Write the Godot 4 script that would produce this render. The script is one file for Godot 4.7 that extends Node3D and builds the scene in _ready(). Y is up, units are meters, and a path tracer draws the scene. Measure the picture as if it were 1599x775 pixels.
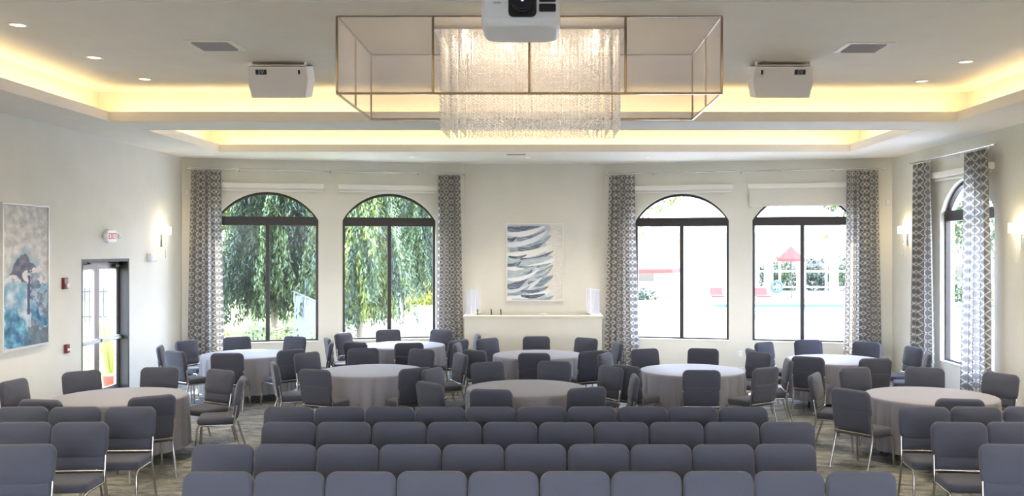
extends Node3D
# Banquet hall seen from a low stage. Camera at the origin, 2.5 m up, looking along -Z. Distances in metres.

const SOFFIT := 4.3
const TRAY := 4.76
const XL := -7.1
const XR := 6.82
const ZREAR := 4.0            # wall behind the camera
var M := {}
var names := {}
var rng := RandomNumberGenerator.new()
var group_id := 0

# ---------------------------------------------------------------- naming
func numbered(called: String) -> String:
	if not names.has(called):
		names[called] = 0
		return called
	names[called] += 1
	return "%s_%03d" % [called, names[called]]

func tag(o: Node, label: String, category: String, group := "", kind := "") -> void:
	o.set_meta("label", label)
	o.set_meta("category", category)
	if group != "":
		o.set_meta("group", group)
	if kind != "":
		o.set_meta("kind", kind)

func thing(called: String, label: String, category: String, at := Vector3.ZERO, turn := 0.0, group := "") -> Node3D:
	var o := Node3D.new()
	o.name = numbered(called)
	add_child(o)
	o.position = at
	o.rotation.y = turn
	tag(o, label, category, group)
	return o

func structure(called: String, label: String, category: String, at := Vector3.ZERO) -> Node3D:
	var o := thing(called, label, category, at)
	o.set_meta("kind", "structure")
	return o

func obj(called: String, st: SurfaceTool, m: Material, parent: Node = self) -> MeshInstance3D:
	st.generate_normals()
	var o := MeshInstance3D.new()
	o.name = called if parent != self else numbered(called)
	o.mesh = st.commit()
	o.material_override = m
	parent.add_child(o, true)
	return o

func copy_of(root: Node3D, label: String, group: String, at: Vector3, turn: float) -> Node3D:
	var base: String = root.name
	var r: Node3D = root.duplicate()
	r.name = numbered(base)
	add_child(r)
	r.position = at
	r.rotation.y = turn
	r.set_meta("label", label)
	r.set_meta("group", group)
	return r

# ---------------------------------------------------------------- shapes
func new_st() -> SurfaceTool:
	var st := SurfaceTool.new()
	st.begin(Mesh.PRIMITIVE_TRIANGLES)
	st.set_smooth_group(-1)
	return st

func smooth(st: SurfaceTool) -> void:
	group_id += 1
	st.set_smooth_group(group_id)

func flat(st: SurfaceTool) -> void:
	st.set_smooth_group(-1)

func tri(st: SurfaceTool, a: Vector3, b: Vector3, c: Vector3) -> void:   # a b c counter-clockwise from outside
	st.add_vertex(a)
	st.add_vertex(c)
	st.add_vertex(b)

func quad(st: SurfaceTool, a: Vector3, b: Vector3, c: Vector3, d: Vector3) -> void:
	tri(st, a, b, c)
	tri(st, a, c, d)

func face(st: SurfaceTool, p: Array, ref: Vector3) -> void:              # convex face turned away from ref
	var mid := Vector3.ZERO
	for q in p:
		mid += q
	mid /= p.size()
	var n: Vector3 = (p[1] - p[0]).cross(p[2] - p[0])
	if n.dot(mid - ref) < 0.0:
		p.reverse()
	for i in range(1, p.size() - 1):
		tri(st, p[0], p[i], p[i + 1])

func box(st: SurfaceTool, c: Vector3, s: Vector3, bevel := 0.0, xf := Transform3D()) -> void:
	var h := s / 2.0
	var ctr := xf * c
	flat(st)
	if bevel <= 0.0:
		for ax in 3:
			for sg in [-1.0, 1.0]:
				var u := (ax + 1) % 3
				var v := (ax + 2) % 3
				var pts := []
				for k in [[-1, -1], [1, -1], [1, 1], [-1, 1]]:
					var p := Vector3.ZERO
					p[ax] = sg * h[ax]
					p[u] = k[0] * h[u]
					p[v] = k[1] * h[v]
					pts.append(xf * (c + p))
				face(st, pts, ctr)
		return
	var b := minf(bevel, minf(h.x, minf(h.y, h.z)) * 0.98)
	var corner := func(sx: float, sy: float, sz: float, ax: int) -> Vector3:
		var p := Vector3(sx * (h.x - b), sy * (h.y - b), sz * (h.z - b))
		p[ax] = [sx, sy, sz][ax] * h[ax]
		return xf * (c + p)
	for ax in 3:
		for sg in [-1.0, 1.0]:
			var u := (ax + 1) % 3
			var v := (ax + 2) % 3
			var pts := []
			for k in [[-1.0, -1.0], [1.0, -1.0], [1.0, 1.0], [-1.0, 1.0]]:
				var q := [0.0, 0.0, 0.0]
				q[ax] = sg
				q[u] = k[0]
				q[v] = k[1]
				pts.append(corner.call(q[0], q[1], q[2], ax))
			face(st, pts, ctr)
	for ax in 3:                      # edges along ax
		var u := (ax + 1) % 3
		var v := (ax + 2) % 3
		for su in [-1.0, 1.0]:
			for sv in [-1.0, 1.0]:
				var q0 := [0.0, 0.0, 0.0]
				var q1 := [0.0, 0.0, 0.0]
				q0[ax] = -1.0
				q1[ax] = 1.0
				q0[u] = su
				q1[u] = su
				q0[v] = sv
				q1[v] = sv
				face(st, [corner.call(q0[0], q0[1], q0[2], u), corner.call(q1[0], q1[1], q1[2], u), corner.call(q1[0], q1[1], q1[2], v), corner.call(q0[0], q0[1], q0[2], v)], ctr)
	for sx in [-1.0, 1.0]:
		for sy in [-1.0, 1.0]:
			for sz in [-1.0, 1.0]:
				face(st, [corner.call(sx, sy, sz, 0), corner.call(sx, sy, sz, 1), corner.call(sx, sy, sz, 2)], ctr)

func box2(st: SurfaceTool, a: Vector3, b: Vector3, bevel := 0.0, xf := Transform3D()) -> void:
	box(st, (a + b) / 2.0, (b - a).abs(), bevel, xf)

func extrude(st: SurfaceTool, poly: PackedVector2Array, z0: float, z1: float, xf := Transform3D()) -> void:
	flat(st)
	var p := poly.duplicate()
	if Geometry2D.is_polygon_clockwise(p):
		p.reverse()
	var t := Geometry2D.triangulate_polygon(p)
	for i in range(0, t.size(), 3):
		var q := [p[t[i]], p[t[i + 1]], p[t[i + 2]]]
		if (q[1] - q[0]).cross(q[2] - q[0]) < 0.0:
			q.reverse()
		tri(st, xf * Vector3(q[0].x, q[0].y, z1), xf * Vector3(q[1].x, q[1].y, z1), xf * Vector3(q[2].x, q[2].y, z1))
		tri(st, xf * Vector3(q[0].x, q[0].y, z0), xf * Vector3(q[2].x, q[2].y, z0), xf * Vector3(q[1].x, q[1].y, z0))
	for i in p.size():
		var a := p[i]
		var b := p[(i + 1) % p.size()]
		quad(st, xf * Vector3(a.x, a.y, z0), xf * Vector3(b.x, b.y, z0), xf * Vector3(b.x, b.y, z1), xf * Vector3(a.x, a.y, z1))

func ring(st: SurfaceTool, outer: PackedVector2Array, inner: PackedVector2Array, z0: float, z1: float, xf := Transform3D(), closed := true) -> void:
	flat(st)
	var n := outer.size()
	for i in (n if closed else n - 1):
		var j := (i + 1) % n
		var o0 := outer[i]
		var o1 := outer[j]
		var i0 := inner[i]
		var i1 := inner[j]
		var mid := Vector3((o0.x + o1.x + i0.x + i1.x) / 4.0, (o0.y + o1.y + i0.y + i1.y) / 4.0, (z0 + z1) / 2.0)
		mid = xf * mid
		var P := func(q: Vector2, z: float) -> Vector3: return xf * Vector3(q.x, q.y, z)
		face(st, [P.call(o0, z1), P.call(o1, z1), P.call(i1, z1), P.call(i0, z1)], mid)
		face(st, [P.call(o0, z0), P.call(o1, z0), P.call(i1, z0), P.call(i0, z0)], mid)
		face(st, [P.call(o0, z0), P.call(o1, z0), P.call(o1, z1), P.call(o0, z1)], mid)
		face(st, [P.call(i0, z0), P.call(i1, z0), P.call(i1, z1), P.call(i0, z1)], mid)
	if not closed:
		for k in [0, n - 1]:
			var ref := xf * Vector3(outer[n / 2].x, outer[n / 2].y, (z0 + z1) / 2.0)
			face(st, [xf * Vector3(outer[k].x, outer[k].y, z0), xf * Vector3(inner[k].x, inner[k].y, z0), xf * Vector3(inner[k].x, inner[k].y, z1), xf * Vector3(outer[k].x, outer[k].y, z1)], ref)

func tube(st: SurfaceTool, pts: Array, r: float, seg := 8, r_end := -1.0) -> void:
	smooth(st)
	var rings := []
	var n := pts.size()
	var side := Vector3.ZERO
	for i in n:
		var d: Vector3
		if i == 0:
			d = pts[1] - pts[0]
		elif i == n - 1:
			d = pts[n - 1] - pts[n - 2]
		else:
			d = (pts[i + 1] - pts[i]).normalized() + (pts[i] - pts[i - 1]).normalized()
		d = d.normalized()
		if side == Vector3.ZERO:
			side = d.cross(Vector3.UP if absf(d.y) < 0.9 else Vector3.RIGHT).normalized()
		side = (side - d * side.dot(d)).normalized()
		var up := d.cross(side)
		var rr := r if r_end < 0.0 else lerpf(r, r_end, float(i) / (n - 1))
		var rg := []
		for k in seg:
			var a := TAU * k / seg
			rg.append(pts[i] + (side * cos(a) + up * sin(a)) * rr)
		rings.append(rg)
	for i in n - 1:
		for k in seg:
			var k2 := (k + 1) % seg
			quad(st, rings[i][k], rings[i][k2], rings[i + 1][k2], rings[i + 1][k])
	flat(st)
	for e in [0, n - 1]:
		face(st, rings[e].duplicate(), pts[1] if e == 0 else pts[n - 2])

func lathe(st: SurfaceTool, prof: Array, seg := 24, xf := Transform3D(), is_smooth := true) -> void:   # prof: Vector2(radius, y) bottom to top
	if is_smooth:
		smooth(st)
	else:
		flat(st)
	for i in prof.size() - 1:
		for k in seg:
			var a0 := TAU * k / seg
			var a1 := TAU * (k + 1) / seg
			var P := func(p: Vector2, a: float) -> Vector3: return xf * Vector3(p.x * cos(a), p.y, -p.x * sin(a))
			var p0: Vector2 = prof[i]
			var p1: Vector2 = prof[i + 1]
			if p0.x > 1e-5:
				tri(st, P.call(p0, a0), P.call(p0, a1), P.call(p1, a1))
			if p1.x > 1e-5:
				tri(st, P.call(p0, a0), P.call(p1, a1), P.call(p1, a0))

func round_rect(w: float, h: float, r: float, per := 5) -> PackedVector2Array:   # counter-clockwise
	var p := PackedVector2Array()
	for c in [[1, -1, -90], [1, 1, 0], [-1, 1, 90], [-1, -1, 180]]:
		for k in per + 1:
			var a := deg_to_rad(c[2] + 90.0 * k / per)
			p.append(Vector2(c[0] * (w / 2 - r) + r * cos(a), c[1] * (h / 2 - r) + r * sin(a)))
	return p

func pillow(st: SurfaceTool, w: float, h: float, d: float, rc: float, re: float, puff: float, xf := Transform3D()) -> void:   # upholstered slab: w x h outline, d thick, puffed on +z
	smooth(st)
	var rings := []
	var add := func(inset: float, z: float, shrink := 1.0) -> void:
		var o := round_rect(w - 2 * inset, h - 2 * inset, maxf(rc - inset, 0.004))
		var rg := []
		for q in o:
			rg.append(xf * Vector3(q.x * shrink, q.y * shrink, z))
		rings.append(rg)
	var nb := 3
	add.call(re, -d / 2, 0.5)
	for k in nb + 1:
		var a := PI / 2 * k / nb
		add.call(re * (1 - sin(a)), -d / 2 + re * (1 - cos(a)))
	for k in nb + 1:
		var a := PI / 2 * k / nb
		add.call(re * (1 - cos(a)), d / 2 - re * (1 - sin(a)))
	add.call(re, d / 2 + puff * 0.55, 0.8)
	add.call(re, d / 2 + puff * 0.9, 0.45)
	var n: int = rings[0].size()
	for i in rings.size() - 1:
		for k in n:
			var k2 := (k + 1) % n
			quad(st, rings[i][k], rings[i][k2], rings[i + 1][k2], rings[i + 1][k])
	var back := xf * Vector3(0, 0, -d / 2)
	var front := xf * Vector3(0, 0, d / 2 + puff)
	for k in n:
		var k2 := (k + 1) % n
		tri(st, back, rings[0][k2], rings[0][k])
		tri(st, front, rings[-1][k], rings[-1][k2])

func text_part(called: String, txt: String, size: float, m: Material, parent: Node, xf: Transform3D, bold := true) -> void:
	var f := SystemFont.new()
	f.font_names = PackedStringArray(["Droid Sans"])
	if bold:
		f.font_weight = 700
	var t := TextMesh.new()
	t.text = txt
	t.font = f
	t.font_size = 32
	t.pixel_size = size / 32.0
	t.depth = 0.003
	t.curve_step = 2.0
	var o := MeshInstance3D.new()
	o.name = called
	o.mesh = t
	o.material_override = m
	o.transform = xf
	parent.add_child(o, true)

# ---------------------------------------------------------------- materials
func noise(freq: float, sd: int, oct := 4, kind := FastNoiseLite.TYPE_SIMPLEX_SMOOTH) -> FastNoiseLite:
	var n := FastNoiseLite.new()
	n.noise_type = kind
	n.seed = sd
	n.frequency = freq
	n.fractal_octaves = oct
	return n

func noise_tex(freq: float, sd: int, lo: Color, hi: Color, size := 256, normal := false, strength := 4.0) -> NoiseTexture2D:
	var t := NoiseTexture2D.new()
	t.width = size
	t.height = size
	t.seamless = true
	t.noise = noise(freq, sd)
	if normal:
		t.as_normal_map = true
		t.bump_strength = strength
	else:
		var g := Gradient.new()
		g.set_color(0, lo)
		g.set_color(1, hi)
		t.color_ramp = g
	return t

func mat(called: String, c: Color, rough := 0.8, metal := 0.0) -> StandardMaterial3D:
	var m := StandardMaterial3D.new()
	m.resource_name = called
	m.albedo_color = c
	m.roughness = rough
	m.metallic = metal
	M[called] = m
	return m

func textured(called: String, lo: Color, hi: Color, freq: float, scale: float, rough := 0.85, bump := 0.0, sd := 7) -> StandardMaterial3D:
	var m := mat(called, Color.WHITE, rough)
	m.albedo_texture = noise_tex(freq, sd, lo, hi)
	m.uv1_triplanar = true
	m.uv1_world_triplanar = true
	m.uv1_scale = Vector3.ONE * scale
	if bump > 0.0:
		m.normal_enabled = true
		m.normal_texture = noise_tex(freq * 2.0, sd + 1, Color.BLACK, Color.WHITE, 256, true, bump)
		m.normal_scale = 0.5
	return m

func make_materials() -> void:
	textured("wall_paint", Color8(224, 221, 210), Color8(229, 226, 216), 0.02, 0.3, 0.85).metallic_specular = 0.3
	textured("ceiling_paint", Color8(234, 230, 222), Color8(239, 235, 228), 0.02, 0.25, 0.9, 0.0, 3)
	textured("bar_paint", Color8(224, 218, 200), Color8(230, 225, 209), 0.02, 0.3, 0.6, 0.0, 9)
	mat("trim_white", Color8(236, 234, 228), 0.5)
	var fb := textured("chair_fabric", Color8(60, 62, 73), Color8(79, 82, 94), 0.35, 2.5, 0.95, 3.0, 21)
	fb.rim_enabled = true
	fb.rim = 0.35
	fb.rim_tint = 0.5
	mat("chair_metal", Color8(190, 186, 180), 0.25, 1.0)
	mat("chrome", Color8(215, 215, 215), 0.15, 1.0)
	mat("brass", Color8(146, 136, 124), 0.16, 1.0)
	mat("bronze", Color8(44, 39, 38), 0.35, 0.3)
	mat("door_bronze", Color8(132, 120, 114), 0.4, 0.2)
	mat("door_dark", Color8(30, 27, 26), 0.5)
	mat("steel", Color8(178, 182, 182), 0.3, 1.0)
	mat("plastic_white", Color8(238, 238, 240), 0.35)
	mat("speaker_white", Color8(236, 235, 238), 0.6)
	mat("speaker_grille", Color8(226, 226, 232), 0.7)
	mat("black_plastic", Color8(16, 16, 18), 0.35)
	mat("lens_glass", Color8(18, 18, 40), 0.05)
	mat("alarm_red", Color8(112, 36, 36), 0.4)
	mat("exit_red", Color8(225, 60, 50), 0.4)
	mat("grey_mark", Color8(150, 150, 160), 0.6)
	mat("vent_grey", Color8(176, 176, 186), 0.5)
	mat("vent_dark", Color8(90, 90, 100), 0.7)
	mat("table_wood", Color8(120, 96, 70), 0.6)
	mat("shade_cloth", Color8(222, 218, 208), 0.9)
	var cloth := textured("tablecloth", Color8(130, 128, 134), Color8(142, 140, 146), 0.3, 2.0, 0.6, 1.0, 33)
	cloth.rim_enabled = true
	cloth.rim = 0.3
	var gl := mat("window_glass", Color(0.95, 1.0, 0.98, 0.02), 0.02)
	gl.transparency = BaseMaterial3D.TRANSPARENCY_ALPHA
	gl.metallic_specular = 0.1
	var sheer := mat("sheer_mesh", Color(0.82, 0.81, 0.83, 0.32), 0.6)
	sheer.transparency = BaseMaterial3D.TRANSPARENCY_ALPHA
	var cr := mat("crystal", Color(0.93, 0.93, 0.95, 0.35), 0.06)
	cr.transparency = BaseMaterial3D.TRANSPARENCY_ALPHA
	cr.metallic_specular = 1.0
	var ac := mat("acrylic", Color(0.93, 0.94, 0.98, 0.55), 0.3)
	ac.transparency = BaseMaterial3D.TRANSPARENCY_ALPHA
	for e in [["cove_glow", Color(1.0, 0.80, 0.45), 2.0], ["lamp_glow", Color(1.0, 0.95, 0.86), 2.0], ["shade_glow", Color(1.0, 0.97, 0.9), 1.6], ["bulb_glow", Color(1.0, 0.88, 0.66), 4.0], ["lens_spark", Color(1, 1, 1), 1.0]]:
		var m := mat(e[0], Color(0.9, 0.9, 0.9), 0.5)
		m.emission_enabled = true
		m.emission = e[1]
		m.emission_energy_multiplier = e[2]
	M.carpet = carpet()
	M.curtain = curtain_cloth()
	# outdoors
	textured("lawn_grass", Color8(94, 104, 46), Color8(122, 128, 68), 0.05, 0.12, 1.0, 0.0, 51)
	textured("concrete", Color8(152, 149, 142), Color8(170, 167, 160), 0.05, 0.1, 0.9, 0.0, 52)
	textured("grey_concrete", Color8(80, 84, 84), Color8(102, 106, 105), 0.05, 0.3, 0.9, 1.0, 53)
	textured("bark", Color8(104, 92, 78), Color8(170, 158, 140), 0.12, 1.2, 0.95, 6.0, 54)
	textured("pale_trunk", Color8(92, 84, 72), Color8(134, 124, 108), 0.2, 1.0, 0.95, 0.0, 57)
	textured("stucco_white", Color8(206, 203, 196), Color8(218, 216, 210), 0.05, 0.3, 0.9, 0.0, 55)
	mat("stucco_peach", Color8(216, 176, 146), 0.9)
	textured("roof_tile", Color8(198, 194, 188), Color8(212, 208, 203), 0.1, 0.8, 0.85, 2.0, 56)
	var um := mat("umbrella_red", Color8(138, 44, 32), 0.9)
	um.backlight_enabled = true
	um.backlight = Color(0.3, 0.12, 0.1)
	mat("pool_tile", Color8(34, 56, 130), 0.3)
	mat("pool_water", Color8(170, 214, 236), 0.05)
	mat("ring_blue", Color8(36, 70, 150), 0.5)
	mat("dark_metal", Color8(40, 42, 44), 0.5)
	mat("red_pot", Color8(190, 60, 48), 0.6)
	mat("soil", Color8(118, 96, 74), 0.95)
	for l in [["leaf_dark", Color8(44, 60, 40)], ["leaf_mid", Color8(72, 88, 48)], ["leaf_bright", Color8(122, 132, 60)], ["leaf_yellow", Color8(170, 168, 66)]]:
		var m := mat(l[0], l[1], 0.6)
		m.vertex_color_use_as_albedo = true
		m.backlight_enabled = true
		m.backlight = Color(0.35, 0.4, 0.2)

func carpet() -> StandardMaterial3D:
	var s := 1024
	var im := Image.create_empty(s, s, false, Image.FORMAT_RGB8)
	var a := noise(0.010, 101, 5)
	var b := noise(0.03, 102, 3)
	var c := noise(0.35, 103, 2)
	var pal := [Color8(98, 100, 98), Color8(126, 128, 123), Color8(147, 146, 138), Color8(168, 166, 155), Color8(116, 124, 126)]
	for y in s:
		for x in s:
			var wob := a.get_noise_2d(x * 0.6, y * 0.6) * 60.0
			var v := a.get_noise_2d(x * 0.9 + wob * 0.8, y * 2.0 + wob)      # brushed streaks
			var w := b.get_noise_2d(x * 0.3 + 400.0, y * 1.8)
			var t := clampf(0.5 + 0.9 * v + 0.35 * w, 0.0, 0.999) * 3.0
			var k := int(t)
			var col: Color = pal[k].lerp(pal[k + 1] if k < 3 else pal[3], smoothstep(0.25, 0.75, t - k))
			if w > 0.28:
				col = col.lerp(pal[4], 0.7)
			im.set_pixel(x, y, col * (1.0 + 0.22 * c.get_noise_2d(x, y)))
	var m := mat("carpet", Color.WHITE, 0.95)
	m.albedo_texture = ImageTexture.create_from_image(im)
	m.uv1_triplanar = true
	m.uv1_world_triplanar = true
	m.uv1_scale = Vector3.ONE / 4.2
	m.normal_enabled = true
	m.normal_texture = noise_tex(0.3, 104, Color.BLACK, Color.WHITE, 256, true, 4.0)
	m.normal_scale = 0.4
	return m

func curtain_cloth() -> StandardMaterial3D:
	var s := 128
	var im := Image.create_empty(s, s, false, Image.FORMAT_RGB8)
	var n := noise(0.2, 61, 2)
	for y in s:
		for x in s:
			var u := float(x) / s - 0.5
			var v := float(y) / s - 0.5
			# diamond trellis: light outline, a small break where the links meet
			var d := absf(u) + absf(v) - 0.5
			var line := absf(d) < 0.075
			var knot := absf(absf(u) - 0.5) + absf(v) < 0.09
			var inner := absf(u) + absf(v) < 0.24
			var col := Color8(146, 143, 142)
			if inner:
				col = Color8(128, 125, 125)
			if line:
				col = Color8(230, 228, 223)
			if knot:
				col = Color8(138, 135, 134)
			im.set_pixel(x, y, col * (1.0 + 0.10 * n.get_noise_2d(x, y)))
	var m := mat("curtain", Color.WHITE, 0.9)
	m.albedo_texture = ImageTexture.create_from_image(im)
	m.backlight_enabled = true
	m.backlight = Color(0.9, 0.9, 0.88)
	return m

func picture(called: String, im: Image, rough := 0.7) -> StandardMaterial3D:
	var m := mat(called, Color.WHITE, rough)
	m.albedo_texture = ImageTexture.create_from_image(im)
	return m

func wave_art() -> Image:      # grey, slate and white brush strokes on a cream ground
	var w := 240
	var h := 320
	var im := Image.create_empty(w, h, false, Image.FORMAT_RGB8)
	var n := noise(0.03, 71, 3)
	for y in h:
		for x in w:
			var wash := x < 172 + 26 * n.get_noise_2d(3.0, y * 0.8)
			im.set_pixel(x, y, (Color8(190, 198, 208) if wash else Color8(222, 219, 211)) * (1.0 + 0.05 * n.get_noise_2d(x, y * 3.0)))
	var slate := [Color8(84, 98, 122), Color8(104, 122, 140), Color8(132, 152, 164), Color8(64, 76, 96), Color8(168, 184, 192)]
	var pale := [Color8(234, 236, 242), Color8(214, 220, 230), Color8(226, 228, 220)]
	var r := RandomNumberGenerator.new()
	r.seed = 1234
	# each stroke: start x, start y, length, rise, half width, colour
	var strokes := [[0, 18, 150, 6, 16, slate[0]], [0, 40, 165, 34, 12, pale[0]], [40, 62, 125, 38, 13, slate[1]], [0, 62, 40, 10, 9, slate[3]], [0, 86, 175, 60, 14, pale[1]], [10, 108, 180, 62, 18, slate[2]], [45, 104, 110, 24, 13, slate[0]], [0, 128, 195, 40, 16, pale[2]], [5, 136, 80, 8, 6, slate[3]], [55, 146, 145, 34, 8, slate[0]], [0, 160, 200, 26, 14, slate[4]], [0, 172, 60, 16, 11, slate[0]], [0, 186, 210, 40, 12, pale[0]], [40, 178, 150, 14, 6, slate[1]], [0, 206, 130, 30, 14, slate[4]], [70, 206, 130, 36, 8, slate[2]], [0, 262, 110, 72, 17, slate[0]], [0, 232, 140, 44, 9, pale[0]], [90, 250, 110, 34, 16, slate[1]], [120, 224, 80, 52, 7, slate[2]], [0, 284, 150, 60, 13, pale[1]], [0, 296, 100, 40, 9, slate[2]], [60, 282, 120, 20, 8, slate[0]], [0, 312, 190, 34, 15, pale[0]], [60, 302, 105, 8, 8, slate[3]], [140, 316, 60, 14, 9, slate[2]], [20, 318, 130, 6, 8, slate[4]]]
	for s in strokes:
		var len: int = s[2]
		for i in len * 2:
			var t := float(i) / (len * 2)
			var cx: float = s[0] + t * len
			var cy: float = s[1] - s[3] * t * t + 6.0 * sin(t * 3.0)
			var hw: float = s[4] * sqrt(maxf(0.0, sin(PI * clampf(t * 0.92 + 0.08, 0.0, 1.0)))) * 0.95
			for k in range(int(-hw), int(hw) + 1):
				var x := int(cx)
				var y := int(cy + k)
				if x >= 0 and x < w and y >= 0 and y < h:
					var streak := n.get_noise_2d(x * 0.6, k * 9.0 + s[1] * 31.0)
					im.set_pixel(x, y, (s[5] as Color).lerp(Color8(236, 238, 242), clampf(0.15 + streak * 0.9, 0.0, 0.6)))
	return im

func peak_art() -> Image:      # blue and plum peak over pale water, drippy paint
	var w := 220
	var h := 384
	var im := Image.create_empty(w, h, false, Image.FORMAT_RGB8)
	var n := noise(0.009, 81, 3)
	var f := noise(0.022, 82, 3)
	for y in h:
		for x in w:
			var u := float(x) / w
			var v := float(y) / h
			var a := n.get_noise_2d(x, y)
			var b := f.get_noise_2d(x, y * 1.4)
			var uu := u + 0.06 * a
			var vv := v + 0.10 * a + 0.03 * b
			var col := Color8(186, 184, 182).lerp(Color8(206, 204, 200), 0.5 + 0.8 * b)           # misty sky
			var peak := 0.30 + absf(uu - 0.44) * 0.62
			if vv > peak - 0.10:
				col = col.lerp(Color8(104, 158, 184), clampf((vv - peak + 0.10) * 7.0, 0.0, 0.85) * (0.75 + 0.5 * b))
			if vv > peak and vv < 0.54 + 0.06 * b:
				col = Color8(84, 92, 118).lerp(Color8(120, 116, 128), 0.5 + b)
			if vv >= 0.50 and vv < 0.55 and b > -0.1:
				col = Color8(208, 200, 198)
			if vv >= 0.55:
				col = Color8(112, 160, 188).lerp(Color8(196, 204, 210), clampf(0.4 + 1.3 * a + 0.5 * b, 0.0, 1.0))
				if vv > 0.72 and a < 0.05:
					col = Color8(58, 108, 146).lerp(Color8(110, 170, 190), 0.5 + b)
				if u > 0.52 and u < 0.58 + 0.05 * b and vv < 0.8:
					col = Color8(78, 84, 112)
				if u > 0.6 and a + b > 0.12:
					col = Color8(186, 174, 174).lerp(Color8(92, 112, 134), 0.5 + b)
				if vv > 0.9 and u > 0.45:
					col = col.lerp(Color8(76, 92, 104), 0.6)
			im.set_pixel(x, y, col * (1.0 + 0.10 * b))
	return im

# ---------------------------------------------------------------- light helpers
func spot(at: Vector3, to: Vector3, energy: float, angle: float, c: Color, size := 0.06) -> void:
	var l := SpotLight3D.new()
	l.name = numbered("lamp_spot")
	add_child(l)
	l.position = at
	l.look_at_from_position(at, to, Vector3.FORWARD if absf((to - at).normalized().y) > 0.9 else Vector3.UP)
	l.light_energy = energy
	l.light_color = c
	l.spot_angle = angle
	l.spot_angle_attenuation = 0.6
	l.spot_range = 60.0
	l.spot_attenuation = 2.0
	l.light_size = size
	l.shadow_enabled = true

func omni(at: Vector3, energy: float, c: Color, size := 0.04) -> void:
	var l := OmniLight3D.new()
	l.name = numbered("lamp_omni")
	add_child(l)
	l.position = at
	l.light_energy = energy
	l.light_color = c
	l.omni_range = 60.0
	l.omni_attenuation = 2.0
	l.light_size = size
	l.shadow_enabled = true

func area(at: Vector3, dir: Vector3, along: Vector3, size: Vector2, energy: float, c: Color) -> void:
	var l := AreaLight3D.new()
	l.name = numbered("lamp_strip")
	add_child(l)
	var z := -dir.normalized()
	var x := (along - z * along.dot(z)).normalized()
	l.transform = Transform3D(Basis(x, z.cross(x), z), at)
	l.area_size = size
	l.light_energy = energy
	l.light_color = c
	l.area_range = 60.0
	l.shadow_enabled = true

const COVE := Color(1.0, 0.88, 0.65)
const DAY := Color(1.0, 0.93, 0.82)
const K_COVE := 0.21       # per metre of strip
const K_DOWN := 5.0

# ---------------------------------------------------------------- main
func _ready() -> void:
	rng.seed = 4242
	# camera: level, lens shifted a little (the picture is a crop)
	var cam := Camera3D.new()
	cam.name = "camera"
	cam.projection = Camera3D.PROJECTION_FRUSTUM
	cam.near = 0.05
	cam.far = 400.0
	cam.size = 775.0 / 1470.0 * 0.05
	cam.frustum_offset = Vector2(-50.5, 2.5) / 1470.0 * 0.05
	add_child(cam)
	cam.position = Vector3(0, 2.5, 0)
	cam.current = true
	# sky, sun, exposure
	var env := Environment.new()
	env.tonemap_mode = Environment.TONE_MAPPER_LINEAR
	env.tonemap_exposure = 1.4
	env.background_mode = Environment.BG_SKY
	env.sdfgi_enabled = true
	env.ssao_enabled = true
	env.ssil_enabled = true
	var sky := Sky.new()
	var sm := ProceduralSkyMaterial.new()
	sm.sky_top_color = Color(0.66, 0.76, 0.93)
	sm.sky_horizon_color = Color(0.95, 0.955, 0.965)
	sm.ground_bottom_color = Color(0.6, 0.58, 0.54)
	sm.ground_horizon_color = Color(0.93, 0.95, 0.98)
	sm.sky_curve = 0.2
	sm.sky_energy_multiplier = 3.6
	sky.sky_material = sm
	env.sky = sky
	var we := WorldEnvironment.new()
	we.name = "world"
	we.environment = env
	add_child(we)
	var sun := DirectionalLight3D.new()
	sun.name = "sun"
	add_child(sun)
	sun.look_at_from_position(Vector3.ZERO, Vector3(0.06, -1.05, 1.0), Vector3.UP)
	sun.light_energy = 4.2
	sun.light_color = Color(1.0, 0.96, 0.88)
	sun.light_angular_distance = 0.6
	sun.shadow_enabled = true
	make_materials()
	cove_lights()
	build_shell()
	build_ceiling_fixtures()
	build_windows()
	build_door()
	build_wall_things()
	build_bar()
	build_chandelier()
	build_tables()
	build_rows()
	build_outdoors()

func cove_lights() -> void:
	var t: Array = [[-6.1, 5.78, 6.87, 13.2], [-5.98, 5.62, 14.15, 17.3]]
	for q in t:
		var x0: float = q[0]
		var x1: float = q[1]
		var z0: float = q[2]
		var z1: float = q[3]
		var y := 4.385
		var mx := (x0 + x1) / 2
		var mz := -(z0 + z1) / 2
		area(Vector3(mx, y, -z1 - 0.13), Vector3(0, 1, -0.35), Vector3.RIGHT, Vector2(x1 - x0, 0.03), K_COVE * (x1 - x0), COVE)
		area(Vector3(mx, y, -z0 + 0.13), Vector3(0, 1, 0.35), Vector3.RIGHT, Vector2(x1 - x0, 0.03), K_COVE * (x1 - x0), COVE)
		area(Vector3(x0 - 0.13, y, mz), Vector3(-0.35, 1, 0), Vector3.FORWARD, Vector2(z1 - z0, 0.03), K_COVE * (z1 - z0), COVE)
		area(Vector3(x1 + 0.13, y, mz), Vector3(0.35, 1, 0), Vector3.FORWARD, Vector2(z1 - z0, 0.03), K_COVE * (z1 - z0), COVE)

# ---------------------------------------------------------------- room shell
# wall frame: s runs from the right end to the left end as seen from inside, y up, z outward
func wall_frame(p0: Vector2, p1: Vector2) -> Transform3D:      # points are (x, distance ahead)
	var u := Vector3(p1.x - p0.x, 0, -(p1.y - p0.y)).normalized()
	return Transform3D(Basis(u, Vector3.UP, u.cross(Vector3.UP)), Vector3(p0.x, 0, -p0.y))

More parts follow.
